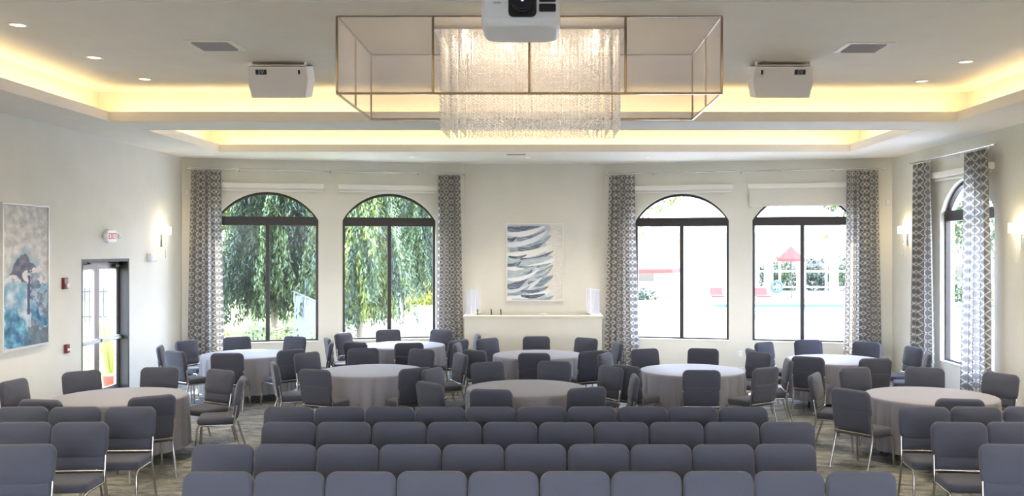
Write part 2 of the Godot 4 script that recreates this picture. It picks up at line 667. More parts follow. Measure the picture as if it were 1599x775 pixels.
func arch_pts(s0: float, s1: float, y_spring: float, y_top: float, n := 20) -> PackedVector2Array:   # from s0 over the top to s1
	var hw := (s1 - s0) / 2
	var rise := y_top - y_spring
	var r := (hw * hw + rise * rise) / (2 * rise)
	var cy := y_top - r
	var a0 := asin(hw / r)
	var p := PackedVector2Array()
	for k in n + 1:
		var a := lerpf(-a0, a0, float(k) / n)
		p.append(Vector2((s0 + s1) / 2 + r * sin(a), cy + r * cos(a)))
	return p

func wall_with_holes(called: String, label: String, p0: Vector2, p1: Vector2, holes: Array, y_top: float, thick := 0.25, ext0 := 0.0, ext1 := 0.0) -> MeshInstance3D:
	var xf := wall_frame(p0, p1)
	var L := p0.distance_to(p1) + ext1
	var st := new_st()
	var s := -ext0
	holes.sort_custom(func(a, b): return a[0] < b[0])
	for h in holes:           # [s0, s1, y0, y1, spring]
		extrude(st, PackedVector2Array([Vector2(s, -0.1), Vector2(h[0], -0.1), Vector2(h[0], y_top), Vector2(s, y_top)]), 0, thick, xf)
		if h[2] > 0.0:
			extrude(st, PackedVector2Array([Vector2(h[0], -0.1), Vector2(h[1], -0.1), Vector2(h[1], h[2]), Vector2(h[0], h[2])]), 0, thick, xf)
		var top := PackedVector2Array([Vector2(h[1], y_top), Vector2(h[0], y_top)])
		if h[4] < h[3]:
			top.append_array(arch_pts(h[0], h[1], h[4], h[3]))
		else:
			top.append_array(PackedVector2Array([Vector2(h[0], h[3]), Vector2(h[1], h[3])]))
		extrude(st, top, 0, thick, xf)
		s = h[1]
	extrude(st, PackedVector2Array([Vector2(s, -0.1), Vector2(L, -0.1), Vector2(L, y_top), Vector2(s, y_top)]), 0, thick, xf)
	var o := obj(called, st, M.wall_paint)
	tag(o, label, "wall", "", "structure")
	return o

const SILL := 0.63
const ARCH := 3.66
const SPRING := 3.10
var P_RC := Vector2(6.82, 18.45)
var P_RB := Vector2(1.28, 19.85)
var P_LB := Vector2(-1.69, 19.85)
var P_LC := Vector2(-7.1, 18.45)

func build_shell() -> void:
	var st := new_st()
	extrude(st, PackedVector2Array([Vector2(XL - 0.1, ZREAR + 0.1), Vector2(XR + 0.1, ZREAR + 0.1), Vector2(XR + 0.1, -18.5), Vector2(1.3, -19.95), Vector2(-1.7, -19.95), Vector2(XL - 0.1, -18.5)]), 0.0, 0.12, Transform3D(Basis(Vector3.RIGHT, Vector3.BACK, Vector3.DOWN), Vector3.ZERO))
	tag(obj("floor", st, M.carpet), "grey and beige streaked carpet of the hall", "floor", "", "structure")
	var top := TRAY + 0.2
	wall_with_holes("wall_back_left", "cream back wall section with the two left arched windows", P_LB, P_LC, [[0.60, 2.51, SILL, ARCH, SPRING], [2.99, 4.97, SILL, ARCH, SPRING]], top, 0.25, 0.0, 0.06)
	wall_with_holes("wall_back_right", "cream back wall section with the two right arched windows", P_RC, P_RB, [[0.72, 2.68, SILL, ARCH, SPRING], [3.15, 5.08, SILL, ARCH, SPRING]], top, 0.25, 0.06, 0.0)
	wall_with_holes("wall_back_centre", "cream middle section of the back wall behind the bar", P_RB, P_LB, [], top, 0.25, 0.03, 0.03)
	wall_with_holes("wall_left", "long cream left wall with the glass doors", P_LC, Vector2(XL, -ZREAR), [[2.34, 4.01, -0.1, 2.35, 9.0]], top, 0.25, 0.1, 0.3)
	wall_with_holes("wall_right", "long cream right wall with one arched window", Vector2(XR, -ZREAR), P_RC, [[14.27 + ZREAR, 16.22 + ZREAR, 0.58, ARCH, SPRING]], top, 0.25, 0.3, 0.1)
	# wall behind the camera: a row of wide windows lets daylight onto the seats
	var holes := []
	for i in 4:
		holes.append([0.9 + i * 3.3, 3.1 + i * 3.3, 0.7, 3.9, 9.0])
	wall_with_holes("wall_front", "cream wall behind the stage with a row of wide windows", Vector2(XL, -ZREAR), Vector2(XR, -ZREAR), holes, top)
	# baseboards
	var bases := [["baseboard_back_left", P_LB, P_LC, 0.0, 5.58], ["baseboard_back_right", P_RC, P_RB, 0.0, 5.7], ["baseboard_left", P_LC, Vector2(XL, -ZREAR), 0.0, 2.3], ["baseboard_left", P_LC, Vector2(XL, -ZREAR), 4.05, 22.4], ["baseboard_right", Vector2(XR, -ZREAR), P_RC, 0.0, 22.4]]
	for b in bases:
		st = new_st()
		box2(st, Vector3(b[3], 0.0, -0.016), Vector3(b[4], 0.11, 0.0), 0.004, wall_frame(b[1], b[2]))
		tag(obj(b[0], st, M.trim_white), "low painted baseboard along the wall", "baseboard", "", "structure")
	build_ceiling()

func build_ceiling() -> void:
	var c := structure("ceiling", "off-white ceiling with two lit recessed trays", "ceiling")
	var down := Transform3D(Basis(Vector3.RIGHT, Vector3.BACK, Vector3.DOWN), Vector3.ZERO)      # (x, world z) extruded downwards
	var T := [[-6.1, 5.78, -13.2, -6.87], [-5.98, 5.62, -17.3, -14.15]]
	var st := new_st()
	var rect := func(x0: float, x1: float, z0: float, z1: float) -> void:
		box2(st, Vector3(x0, SOFFIT, z0), Vector3(x1, SOFFIT + 0.05, z1))
	rect.call(XL - 0.1, XR + 0.1, -6.87, ZREAR + 0.1)
	rect.call(XL - 0.1, -6.1, -13.2, -6.87)
	rect.call(5.78, XR + 0.1, -13.2, -6.87)
	rect.call(XL - 0.1, XR + 0.1, -14.15, -13.2)
	rect.call(XL - 0.1, -5.98, -17.3, -14.15)
	rect.call(5.62, XR + 0.1, -17.3, -14.15)
	extrude(st, PackedVector2Array([Vector2(XL - 0.1, -17.3), Vector2(XR + 0.1, -17.3), Vector2(XR + 0.1, -18.5), Vector2(1.3, -19.95), Vector2(-1.7, -19.95), Vector2(XL - 0.1, -18.5)]), -(SOFFIT + 0.05), -SOFFIT, down)
	obj("soffit", st, M.ceiling_paint, c)
	for t in T:
		var x0: float = t[0]
		var x1: float = t[1]
		var z0: float = t[2]
		var z1: float = t[3]
		var lip := 0.05
		for e in [[x0 - lip, x1 + lip, z0 - lip, z0 + 0.006], [x0 - lip, x1 + lip, z1 - 0.006, z1 + lip], [x0 - lip, x0 + 0.006, z0 + 0.006, z1 - 0.006], [x1 - 0.006, x1 + lip, z0 + 0.006, z1 - 0.006]]:
			st = new_st()
			box2(st, Vector3(e[0], SOFFIT - 0.004, e[2]), Vector3(e[1], SOFFIT + 0.135, e[3]), 0.004)
			obj("cove_lip", st, M.ceiling_paint, c)
		var g := 0.3
		st = new_st()
		for e in [[x0 - g - 0.05, x1 + g + 0.05, z0 - g - 0.05, z0 - g], [x0 - g - 0.05, x1 + g + 0.05, z1 + g, z1 + g + 0.05], [x0 - g - 0.05, x0 - g, z0 - g, z1 + g], [x1 + g, x1 + g + 0.05, z0 - g, z1 + g]]:
			box2(st, Vector3(e[0], SOFFIT + 0.02, e[2]), Vector3(e[1], TRAY + 0.1, e[3]))
		obj("tray_wall", st, M.ceiling_paint, c)
		st = new_st()
		box2(st, Vector3(x0 - g, TRAY, z0 - g), Vector3(x1 + g, TRAY + 0.1, z1 + g))
		obj("tray_ceiling", st, M.ceiling_paint, c)
		# the glowing strips behind the lips
		var y := SOFFIT + 0.06
		for e in [[x0, x1, z0 - 0.145, z0 - 0.115], [x0, x1, z1 + 0.115, z1 + 0.145], [x0 - 0.145, x0 - 0.115, z0, z1], [x1 + 0.115, x1 + 0.145, z0, z1]]:
			st = new_st()
			box2(st, Vector3(e[0], y, e[2]), Vector3(e[1], y + 0.015, e[3]))
			obj("cove_light_strip", st, M.cove_glow, c)
	# roof over the hall keeps the sun out of the joints
	st = new_st()
	box2(st, Vector3(XL - 0.6, TRAY + 0.2, -20.4), Vector3(XR + 0.6, TRAY + 0.4, ZREAR + 0.6))
	obj("roof_slab", st, M.ceiling_paint, c)

func downlight(at: Vector3, label: String, energy: float, r := 0.085, angle := 50.0) -> void:
	var t := thing("recessed_downlight", label, "ceiling light", at, 0.0, "recessed downlights")
	var st := new_st()
	lathe(st, [Vector2(r * 0.86, -0.001), Vector2(r * 0.9, -0.012), Vector2(r * 1.12, -0.010), Vector2(r * 1.16, 0.0)], 24)
	obj("trim_ring", st, M.trim_white, t)
	st = new_st()
	lathe(st, [Vector2(0.0, -0.006), Vector2(r * 0.87, -0.006), Vector2(r * 0.87, 0.004), Vector2(0, 0.004)], 24)
	obj("diffuser", st, M.lamp_glow, t)
	spot(at + Vector3(0, -0.02, 0), at + Vector3(0, -3, 0), energy, angle, DAY, r)

func build_ceiling_fixtures() -> void:
	var e := K_DOWN
	downlight(Vector3(-5.28, TRAY, -9.44), "round downlight nearest the camera on the left of the front tray", e)
	downlight(Vector3(-5.28, TRAY, -11.04), "middle round downlight on the left of the front tray", e)
	downlight(Vector3(-5.28, TRAY, -12.44), "farthest round downlight on the left of the front tray", e)
	downlight(Vector3(5.06, TRAY, -11.3), "nearer round downlight on the right of the front tray", e)
	downlight(Vector3(5.05, TRAY, -12.6), "farther round downlight on the right of the front tray", e)
	downlight(Vector3(-2.57, SOFFIT, -18.2), "small downlight in the ceiling by the second arched window", e * 0.6, 0.06)
	downlight(Vector3(-0.33, SOFFIT, -18.35), "small downlight in the ceiling before the bar wall", e * 0.6, 0.06)
	downlight(Vector3(2.03, SOFFIT, -18.35), "small downlight in the ceiling by the third arched window", e * 0.6, 0.06)
	# fittings of the same kind over the near half of the hall, outside the picture
	for p in [[-5.28, 7.9, "nearest left"], [5.06, 9.6, "nearer right"], [5.06, 7.9, "nearest right"]]:
		downlight(Vector3(p[0], TRAY, -p[1]), "%s downlight of the front tray, just outside the picture" % p[2], e)
	var rown := ["over the first seats", "over the stage edge", "over the camera"]
	var coln := ["leftmost", "left middle", "right middle", "rightmost"]
	for j in 3:
		for i in 4:
			downlight(Vector3([-5.3, -2.0, 1.6, 5.0][i], SOFFIT, -[5.6, 2.8, 0.0][j]), "%s of four downlights %s outside the picture" % [coln[i], rown[j]], e)
	# air vents
	for v in [[-3.64, 10.4, "left"], [3.56, 10.5, "right"]]:
		var t := thing("air_vent", "square louvred air vent on the %s of the front ceiling tray" % v[2], "vent", Vector3(v[0], TRAY, -v[1]), 0.0, "ceiling air vents")
		var st := new_st()
		for q in [[-0.26, 0.26, -0.26, -0.2], [-0.26, 0.26, 0.2, 0.26], [-0.26, -0.2, -0.2, 0.2], [0.2, 0.26, -0.2, 0.2]]:
			box2(st, Vector3(q[0], -0.012, q[2]), Vector3(q[1], 0.0, q[3]), 0.003)
		obj("frame", st, M.trim_white, t)
		st = new_st()
		box2(st, Vector3(-0.2, -0.002, -0.2), Vector3(0.2, 0.0, 0.2))
		obj("backing", st, M.vent_dark, t)
		for k in 8:
			st = new_st()
			box(st, Vector3.ZERO, Vector3(0.39, 0.003, 0.04), 0.0, Transform3D(Basis(Vector3.RIGHT, -0.6), Vector3(0, -0.012, -0.175 + k * 0.05)))
			obj("slat", st, M.vent_grey, t)
	var t2 := thing("linear_vent", "narrow dark slot vent in the ceiling before the bar wall", "vent", Vector3(-0.53, SOFFIT, -17.75))
	var s2 := new_st()
	box2(s2, Vector3(-0.19, -0.01, -0.06), Vector3(0.19, 0.0, 0.06), 0.003)
	obj("frame", s2, M.trim_white, t2)
	for k in 3:
		s2 = new_st()
		box2(s2, Vector3(-0.17, -0.013, -0.045 + k * 0.034), Vector3(0.17, -0.008, -0.023 + k * 0.034))
		obj("slot", s2, M.vent_dark, t2)
	build_speaker(Vector3(-3.2, TRAY, -11.3), -1.0, "left")
	build_speaker(Vector3(2.87, TRAY, -11.3), 1.0, "right")
	build_projector()

func build_speaker(at: Vector3, side: float, word: String) -> void:
	var t := thing("ceiling_loudspeaker", "pale grey wedge loudspeaker hung from the ceiling %s of the chandelier" % word, "loudspeaker", at, 0.0, "ceiling loudspeakers")
	# body hangs just under the ceiling and leans its grille down towards the seats
	var st := new_st()
	var prof := PackedVector2Array([Vector2(-0.35, 0.18), Vector2(0.35, 0.18), Vector2(0.365, 0.02), Vector2(0.32, -0.19), Vector2(-0.32, -0.19), Vector2(-0.365, 0.02)])
	var tilt := Transform3D(Basis(Vector3.RIGHT, 0.20), Vector3(0, -0.245, 0))
	extrude(st, prof, -0.34, 0.0, tilt)
	obj("cabinet", st, M.speaker_white, t)
	st = new_st()
	var g := PackedVector2Array([Vector2(-0.335, 0.16), Vector2(0.335, 0.16), Vector2(0.348, 0.02), Vector2(0.306, -0.178), Vector2(-0.306, -0.178), Vector2(-0.348, 0.02)])
	extrude(st, g, 0.0, 0.012, tilt)
	obj("grille", st, M.speaker_grille, t)
	st = new_st()
	box(st, Vector3(side * 0.19, 0.115, 0.014), Vector3(0.13, 0.06, 0.006), 0.0, tilt)
	obj("badge", st, M.black_plastic, t)
	text_part("badge_letters", "EV", 0.06, M.grey_mark, t, tilt * Transform3D(Basis(), Vector3(side * 0.19, 0.115, 0.019)))
	st = new_st()
	box(st, Vector3(-side * 0.265, 0.115, 0.014), Vector3(0.025, 0.05, 0.004), 0.0, tilt)
	obj("name_plate", st, M.black_plastic, t)
	st = new_st()
	box2(st, Vector3(-0.33, -0.05, -0.06), Vector3(0.33, -0.035, -0.01), 0.002)
	box2(st, Vector3(-0.33, -0.05, -0.05), Vector3(-0.31, 0.0, -0.02))
	box2(st, Vector3(0.31, -0.05, -0.05), Vector3(0.33, 0.0, -0.02))
	obj("mounting_bracket", st, M.speaker_white, t)

func build_projector() -> void:
	var t := thing("ceiling_projector", "white ceiling projector with a dark lens facing the camera", "projector", Vector3(-0.14, 3.81, -5.5))
	var st := new_st()
	# rounded body: outline seen from above, bottom edge rolled
	smooth(st)
	var rings := []
	for q in [[0.0, 0.0, 0.88], [0.002, 0.0, 0.94], [0.02, 0.0, 0.985], [0.05, 0.0, 1.0], [0.19, 0.0, 1.0], [0.21, 0.0, 0.97], [0.215, 0.0, 0.9]]:
		var o := round_rect(0.47 * q[2], 0.46 * q[2], 0.10, 6)
		var rg := []
		for p in o:
			rg.append(Vector3(p.x, q[0], -p.y - 0.24))
		rings.append(rg)
	var n: int = rings[0].size()
	for i in rings.size() - 1:
		for k in n:
			var k2 := (k + 1) % n
			quad(st, rings[i][k], rings[i][k2], rings[i + 1][k2], rings[i + 1][k])
	flat(st)
	face(st, rings[0].duplicate(), Vector3(0, 0.1, -0.24))
	face(st, rings[-1].duplicate(), Vector3(0, 0.1, -0.24))
	obj("body", st, M.plastic_white, t)
	st = new_st()
	extrude(st, round_rect(0.42, 0.15, 0.035), -0.06, 0.0, Transform3D(Basis(), Vector3(0.0, 0.118, -0.005)))
	obj("front_panel", st, M.plastic_white, t)
	st = new_st()
	extrude(st, round_rect(0.165, 0.15, 0.03), 0.0, 0.012, Transform3D(Basis(), Vector3(0.012, 0.125, -0.006)))
	var lb := obj("lens_bay", st, M.black_plastic, t)
	st = new_st()
	lathe(st, [Vector2(0.066, 0.0), Vector2(0.066, 0.03), Vector2(0.058, 0.034), Vector2(0.05, 0.016), Vector2(0.0, 0.022)], 28, Transform3D(Basis(Vector3.RIGHT, PI / 2), Vector3(0.012, 0.135, 0.006)))
	obj("lens", st, M.lens_glass, lb)
	st = new_st()
	lathe(st, [Vector2(0.0, 0.026), Vector2(0.007, 0.026), Vector2(0.0, 0.028)], 10, Transform3D(Basis(Vector3.RIGHT, PI / 2), Vector3(0.012, 0.14, 0.006)))
	obj("standby_light", st, M.lens_spark, lb)
	for y in [0.162, 0.105]:
		st = new_st()
		extrude(st, round_rect(0.098, 0.046, 0.008), 0.0, 0.008, Transform3D(Basis(), Vector3(0.158, y, -0.006)))
		obj("intake_grille", st, M.black_plastic, t)
	st = new_st()
	for k in 5:
		box(st, Vector3(-0.155 + k * 0.009, 0.135, -0.003), Vector3(0.006, 0.009, 0.004))
	obj("maker_mark", st, M.grey_mark, t)
	st = new_st()
	box2(st, Vector3(-0.12, 0.215, -0.34), Vector3(0.12, 0.235, -0.12), 0.004)
	tube(st, [Vector3(0, 0.23, -0.23), Vector3(0, SOFFIT - 3.81 - 0.02, -0.23)], 0.024, 14)
	lathe(st, [Vector2(0.09, 0.0), Vector2(0.09, 0.02), Vector2(0.0, 0.02)], 20, Transform3D(Basis(), Vector3(0, SOFFIT - 3.81 - 0.021, -0.23)))
	obj("ceiling_mount", st, M.plastic_white, t)

# ---------------------------------------------------------------- windows, shades, curtains
func arched_window(called: String, label: String, p0: Vector2, p1: Vector2, s0: float, s1: float, sill: float) -> void:
	var t := structure(called, label, "window")
	t.transform = wall_frame(p0, p1)
	var d0 := 0.08
	var d1 := 0.16
	var spring := SPRING
	var out := PackedVector2Array([Vector2(s0, sill)])
	out.append_array(arch_pts(s0, s1, spring, ARCH, 24))
	out.append(Vector2(s1, sill))
	var inn := PackedVector2Array([Vector2(s0 + 0.05, sill + 0.05)])
	for q in arch_pts(s0 + 0.05, s1 - 0.05, spring + 0.02, ARCH - 0.055, 24):
		inn.append(q)
	inn.append(Vector2(s1 - 0.05, sill + 0.05))
	var st := new_st()
	ring(st, out, inn, d0, d1)
	obj("window_frame", st, M.bronze, t)
	st = new_st()
	box2(st, Vector3(s0 + 0.02, 2.985, d0 - 0.015), Vector3(s1 - 0.02, 3.165, d1), 0.006)
	var tr := obj("transom", st, M.bronze, t)
	st = new_st()
	box2(st, Vector3(s0 + 0.02, 3.085, d0 - 0.025), Vector3(s1 - 0.02, 3.10, d0 - 0.014))
	obj("transom_bead", st, M.bronze, tr)
	st = new_st()
	var mx := (s0 + s1) / 2
	box2(st, Vector3(mx - 0.04, sill + 0.03, d0 - 0.01), Vector3(mx + 0.04, 3.0, d1), 0.006)
	obj("mullion", st, M.bronze, t)
	for k in [[s0 + 0.04, mx - 0.03], [mx + 0.03, s1 - 0.04]]:
		st = new_st()
		box2(st, Vector3(k[0], sill + 0.04, 0.118), Vector3(k[1], 3.0, 0.124))
		obj("pane", st, M.window_glass, t)
	st = new_st()
	var ap := arch_pts(s0 + 0.06, s1 - 0.06, 3.15, ARCH - 0.04, 20)
	extrude(st, ap, 0.118, 0.124)
	obj("pane", st, M.window_glass, t)
	st = new_st()
	box2(st, Vector3(s0 + 0.005, sill + 0.001, -0.012), Vector3(s1 - 0.005, sill + 0.018, d0), 0.004)
	obj("sill_board", st, M.trim_white, t)

func roller_shade(label: String, p0: Vector2, p1: Vector2, s0: float, s1: float, drop: float) -> void:
	var t := thing("roller_shade", label, "roller shade", Vector3.ZERO, 0.0, "roller shade cassettes over the windows")
	t.transform = wall_frame(p0, p1) * Transform3D(Basis(), Vector3((s0 + s1) / 2, 3.73, 0))
	var w := s1 - s0
	var st := new_st()
	box2(st, Vector3(-w / 2, 0.0, -0.10), Vector3(w / 2, 0.10, -0.001), 0.008)
	obj("cassette", st, M.trim_white, t)
	st = new_st()
	box2(st, Vector3(-w / 2 + 0.03, -drop, -0.052), Vector3(w / 2 - 0.03, 0.01, -0.048))
	obj("shade_fabric", st, M.shade_cloth, t)
	st = new_st()
	box2(st, Vector3(-w / 2 + 0.025, -drop - 0.03, -0.06), Vector3(w / 2 - 0.025, -drop, -0.042), 0.004)
	obj("hem_bar", st, M.trim_white, t)

func curtain(label: String, p0: Vector2, p1: Vector2, s0: float, s1: float, folds: float, y_top := 4.06, flare := 0.05, sd := 0.0) -> void:
	var t := thing("patterned_curtain", label, "curtain", Vector3.ZERO, 0.0, "trellis patterned curtains")
	t.transform = wall_frame(p0, p1) * Transform3D(Basis(), Vector3((s0 + s1) / 2, 0, 0))
	var w := s1 - s0
	var nx := 110
	var ny := 40
	var cols := []
	var y1 := y_top - 0.10
	for part in 2:
		var st := new_st()
		smooth(st)
		var ya := 0.02 if part == 0 else y1
		var yb := y1 if part == 0 else y_top
		var rows := ny if part == 0 else 3
		for j in rows:
			for i in nx:
				var q := []
				for c in [[0, 0], [1, 0], [1, 1], [0, 1]]:
					var u := float(i + c[0]) / nx
					var v := float(j + c[1]) / rows
					var y := lerpf(ya, yb, v)
					var hgt := clampf(y / y_top, 0.0, 1.0)
					var ww := w * (1.0 - 0.14 * hgt) + flare * (1.0 - hgt)
					var ph := TAU * folds * u + sd + 0.35 * sin(3.0 * hgt + sd + u * 5.0)
					var amp := lerpf(0.075, 0.035, hgt)
					var z := -0.175 + amp * sin(ph) + 0.015 * sin(ph * 0.5 + sd)
					var x := (u - 0.5) * ww + 0.3 * amp * sin(2.0 * ph)
					q.append([Vector3(x, y, z), Vector2(u * w * 2.0 / 0.16, -y / 0.14)])
				for k in [0, 2, 1, 0, 3, 2]:
					st.set_uv(q[k][1])
					st.add_vertex(q[k][0])
		obj("drape" if part == 0 else "pleated_header", st, M.curtain, t)

func curtain_rod(label: String, p0: Vector2, p1: Vector2, s0: float, s1: float, y := 4.085) -> void:
	var t := thing("curtain_rod", label, "curtain rod", Vector3.ZERO, 0.0, "chrome curtain rods")
	t.transform = wall_frame(p0, p1) * Transform3D(Basis(), Vector3((s0 + s1) / 2, y, 0))
	var w := s1 - s0
	var st := new_st()
	tube(st, [Vector3(-w / 2, 0, -0.175), Vector3(w / 2, 0, -0.175)], 0.016, 10)
	obj("rod", st, M.chrome, t)
	for e in [-1.0, 1.0]:
		st = new_st()
		lathe(st, [Vector2(0.0, -0.03), Vector2(0.02, -0.02), Vector2(0.026, 0.0), Vector2(0.02, 0.02), Vector2(0.0, 0.03)], 12, Transform3D(Basis(), Vector3(e * (w / 2 + 0.02), 0, -0.175)))
		obj("finial", st, M.chrome, t)
	for e in [-0.33, 0.0, 0.33]:
		st = new_st()
		box2(st, Vector3(e * w - 0.012, -0.02, -0.19), Vector3(e * w + 0.012, -0.014, 0.0))
		box2(st, Vector3(e * w - 0.02, -0.03, -0.006), Vector3(e * w + 0.02, 0.04, 0.0))
		obj("bracket", st, M.chrome, t)

func build_windows() -> void:
	arched_window("window_1", "leftmost dark framed arched window looking onto the lawn", P_LB, P_LC, 2.99, 4.97, SILL)
	arched_window("window_2", "second dark framed arched window filled with weeping foliage", P_LB, P_LC, 0.60, 2.51, SILL)
	arched_window("window_3", "third dark framed arched window with the red parasol outside", P_RC, P_RB, 3.15, 5.08, SILL)
	arched_window("window_4", "fourth arched window with its top under a lowered shade", P_RC, P_RB, 0.72, 2.68, SILL)
	var rw := Vector2(XR, -ZREAR)
	arched_window("window_5", "arched window in the right wall between two curtains", rw, P_RC, 14.27 + ZREAR, 16.22 + ZREAR, 0.58)
	roller_shade("white shade cassette above the leftmost arched window", P_LB, P_LC, 2.88, 5.02, 0.03)
	roller_shade("white shade cassette above the second arched window", P_LB, P_LC, 0.58, 2.60, 0.03)
	roller_shade("white shade cassette above the third arched window", P_RC, P_RB, 3.06, 5.08, 0.03)
	roller_shade("shade pulled down over the top of the fourth arched window", P_RC, P_RB, 0.66, 2.77, 0.33)
	roller_shade("white shade cassette above the right wall window", rw, P_RC, 14.25 + ZREAR, 16.35 + ZREAR, 0.03)
	curtain("trellis curtain left of the leftmost window", P_LB, P_LC, 4.80, 5.44, 5.0, 4.05, 0.05, 0.4)
	curtain("trellis curtain right of the second window beside the bar", P_LB, P_LC, 0.06, 0.62, 4.5, 4.05, 0.03, 1.7)
	curtain("trellis curtain left of the third window beside the bar", P_RC, P_RB, 5.02, 5.62, 4.5, 4.05, 0.10, 0.9)
	curtain("trellis curtain right of the fourth window in the back corner", P_RC, P_RB, 0.24, 0.92, 5.0, 4.05, 0.03, 2.6)
	curtain("trellis curtain on the far side of the right wall window", rw, P_RC, 16.24 + ZREAR, 17.0 + ZREAR, 4.5, 4.02, 0.12, 0.2)
	curtain("trellis curtain on the near side of the right wall window", rw, P_RC, 14.02 + ZREAR, 14.98 + ZREAR, 5.0, 4.02, 0.12, 3.1)
	curtain_rod("chrome curtain rod over the two left back windows", P_LB, P_LC, 0.05, 5.46)
	curtain_rod("chrome curtain rod over the two right back windows", P_RC, P_RB, 0.2, 5.62)
	curtain_rod("chrome curtain rod over the right wall window", rw, P_RC, 13.9 + ZREAR, 17.1 + ZREAR, 4.06)
	# plain windows behind the camera
	for i in 4:
		var t := structure("window_%d" % (6 + i), "plain wide window behind the stage", "window")
		t.transform = wall_frame(Vector2(XL, -ZREAR), Vector2(XR, -ZREAR))
		var s0 := 0.9 + i * 3.3
		var s1 := 3.1 + i * 3.3
		var st := new_st()
		var o := PackedVector2Array([Vector2(s0, 0.7), Vector2(s1, 0.7), Vector2(s1, 3.9), Vector2(s0, 3.9)])
		var n := PackedVector2Array([Vector2(s0 + 0.05, 0.75), Vector2(s1 - 0.05, 0.75), Vector2(s1 - 0.05, 3.85), Vector2(s0 + 0.05, 3.85)])
		ring(st, o, n, 0.08, 0.16)
		obj("window_frame", st, M.bronze, t)
		st = new_st()
		box2(st, Vector3(s0 + 0.04, 0.74, 0.118), Vector3(s1 - 0.04, 3.86, 0.124))
		obj("pane", st, M.window_glass, t)

# ---------------------------------------------------------------- glass double door
func build_door() -> void:
	var t := structure("door_1", "glazed bronze double door with grey push bars in the left wall", "door")
	t.transform = wall_frame(P_LC, Vector2(XL, -ZREAR))
	var s0 := 2.34
	var s1 := 4.01
	var d := 0.16
	var st := new_st()
	box2(st, Vector3(s0, 0, 0.0), Vector3(s0 + 0.05, 2.35, 0.25), 0.003)
	box2(st, Vector3(s1 - 0.05, 0, 0.0), Vector3(s1, 2.35, 0.25), 0.003)
	box2(st, Vector3(s0 + 0.05, 2.30, 0.0), Vector3(s1 - 0.05, 2.35, 0.25), 0.003)
	obj("door_frame", st, M.door_dark, t)
	var mid := (s0 + s1) / 2
	for k in 2:
		var a := s0 + 0.055 if k == 0 else mid + 0.003
		var b := mid - 0.003 if k == 0 else s1 - 0.055
		st = new_st()
		var o := PackedVector2Array([Vector2(a, 0.015), Vector2(b, 0.015), Vector2(b, 2.295), Vector2(a, 2.295)])
		var n := PackedVector2Array([Vector2(a + 0.085, 0.22), Vector2(b - 0.085, 0.22), Vector2(b - 0.085, 2.18), Vector2(a + 0.085, 2.18)])
		ring(st, o, n, d, d + 0.045)
		var leaf := obj("door_leaf", st, M.door_bronze, t)
		st = new_st()
		box2(st, Vector3(a + 0.08, 0.21, d + 0.018), Vector3(b - 0.08, 2.19, d + 0.026))
		obj("pane", st, M.window_glass, leaf)
		st = new_st()
		box2(st, Vector3(a + 0.02, 0.99, d - 0.075), Vector3(b - 0.02, 1.05, d - 0.03), 0.01)
		box2(st, Vector3(a + 0.02, 0.985, d - 0.05), Vector3(a + 0.09, 1.055, d), 0.005)
		box2(st, Vector3(b - 0.09, 0.985, d - 0.05), Vector3(b - 0.02, 1.055, d), 0.005)
		obj("push_bar", st, M.steel, leaf)
		st = new_st()
		var hx := b - 0.16 if k == 0 else a + 0.16
		tube(st, [Vector3(hx, 1.12, d + 0.045), Vector3(hx, 1.12, d + 0.10), Vector3(hx, 0.80, d + 0.10), Vector3(hx, 0.80, d + 0.045)], 0.011, 8)
		obj("pull_handle", st, M.steel, leaf)
		st = new_st()
		var cx := a + 0.12 if k == 0 else b - 0.12
		var sg := 1.0 if k == 0 else -1.0
		box2(st, Vector3(cx - 0.09, 2.20, d - 0.06), Vector3(cx + 0.13, 2.255, d), 0.008)
		tube(st, [Vector3(cx, 2.26, d - 0.03), Vector3(cx + sg * 0.2, 2.275, d - 0.12), Vector3(cx + sg * 0.3, 2.29, d - 0.02)], 0.01, 6)
		obj("door_closer", st, M.door_dark, leaf)

# ---------------------------------------------------------------- things on the walls
func framed_art(called: String, label: String, xf: Transform3D, w: float, h: float, art: StandardMaterial3D, frame: Material) -> void:
	var t := thing(called, label, "painting")
	t.transform = xf
	var st := new_st()
	ring(st, PackedVector2Array([Vector2(-w / 2, -h / 2), Vector2(w / 2, -h / 2), Vector2(w / 2, h / 2), Vector2(-w / 2, h / 2)]), PackedVector2Array([Vector2(-w / 2 + 0.025, -h / 2 + 0.025), Vector2(w / 2 - 0.025, -h / 2 + 0.025), Vector2(w / 2 - 0.025, h / 2 - 0.025), Vector2(-w / 2 + 0.025, h / 2 - 0.025)]), 0.0, 0.055)
	obj("frame", st, frame, t)
	st = new_st()
	var a := Vector2(w / 2 - 0.026, h / 2 - 0.026)
	smooth(st)
	var n := 6
	for j in n:
		for i in n:
			var q := []
			for c in [[0, 0], [1, 0], [1, 1], [0, 1]]:
				var u := float(i + c[0]) / n
				var v := float(j + c[1]) / n
				q.append([Vector3(lerpf(-a.x, a.x, u), lerpf(-a.y, a.y, v), 0.04), Vector2(u, 1.0 - v)])
			for k in [0, 2, 1, 0, 3, 2]:
				st.set_uv(q[k][1])
				st.add_vertex(q[k][0])
	obj("canvas", st, art, t)

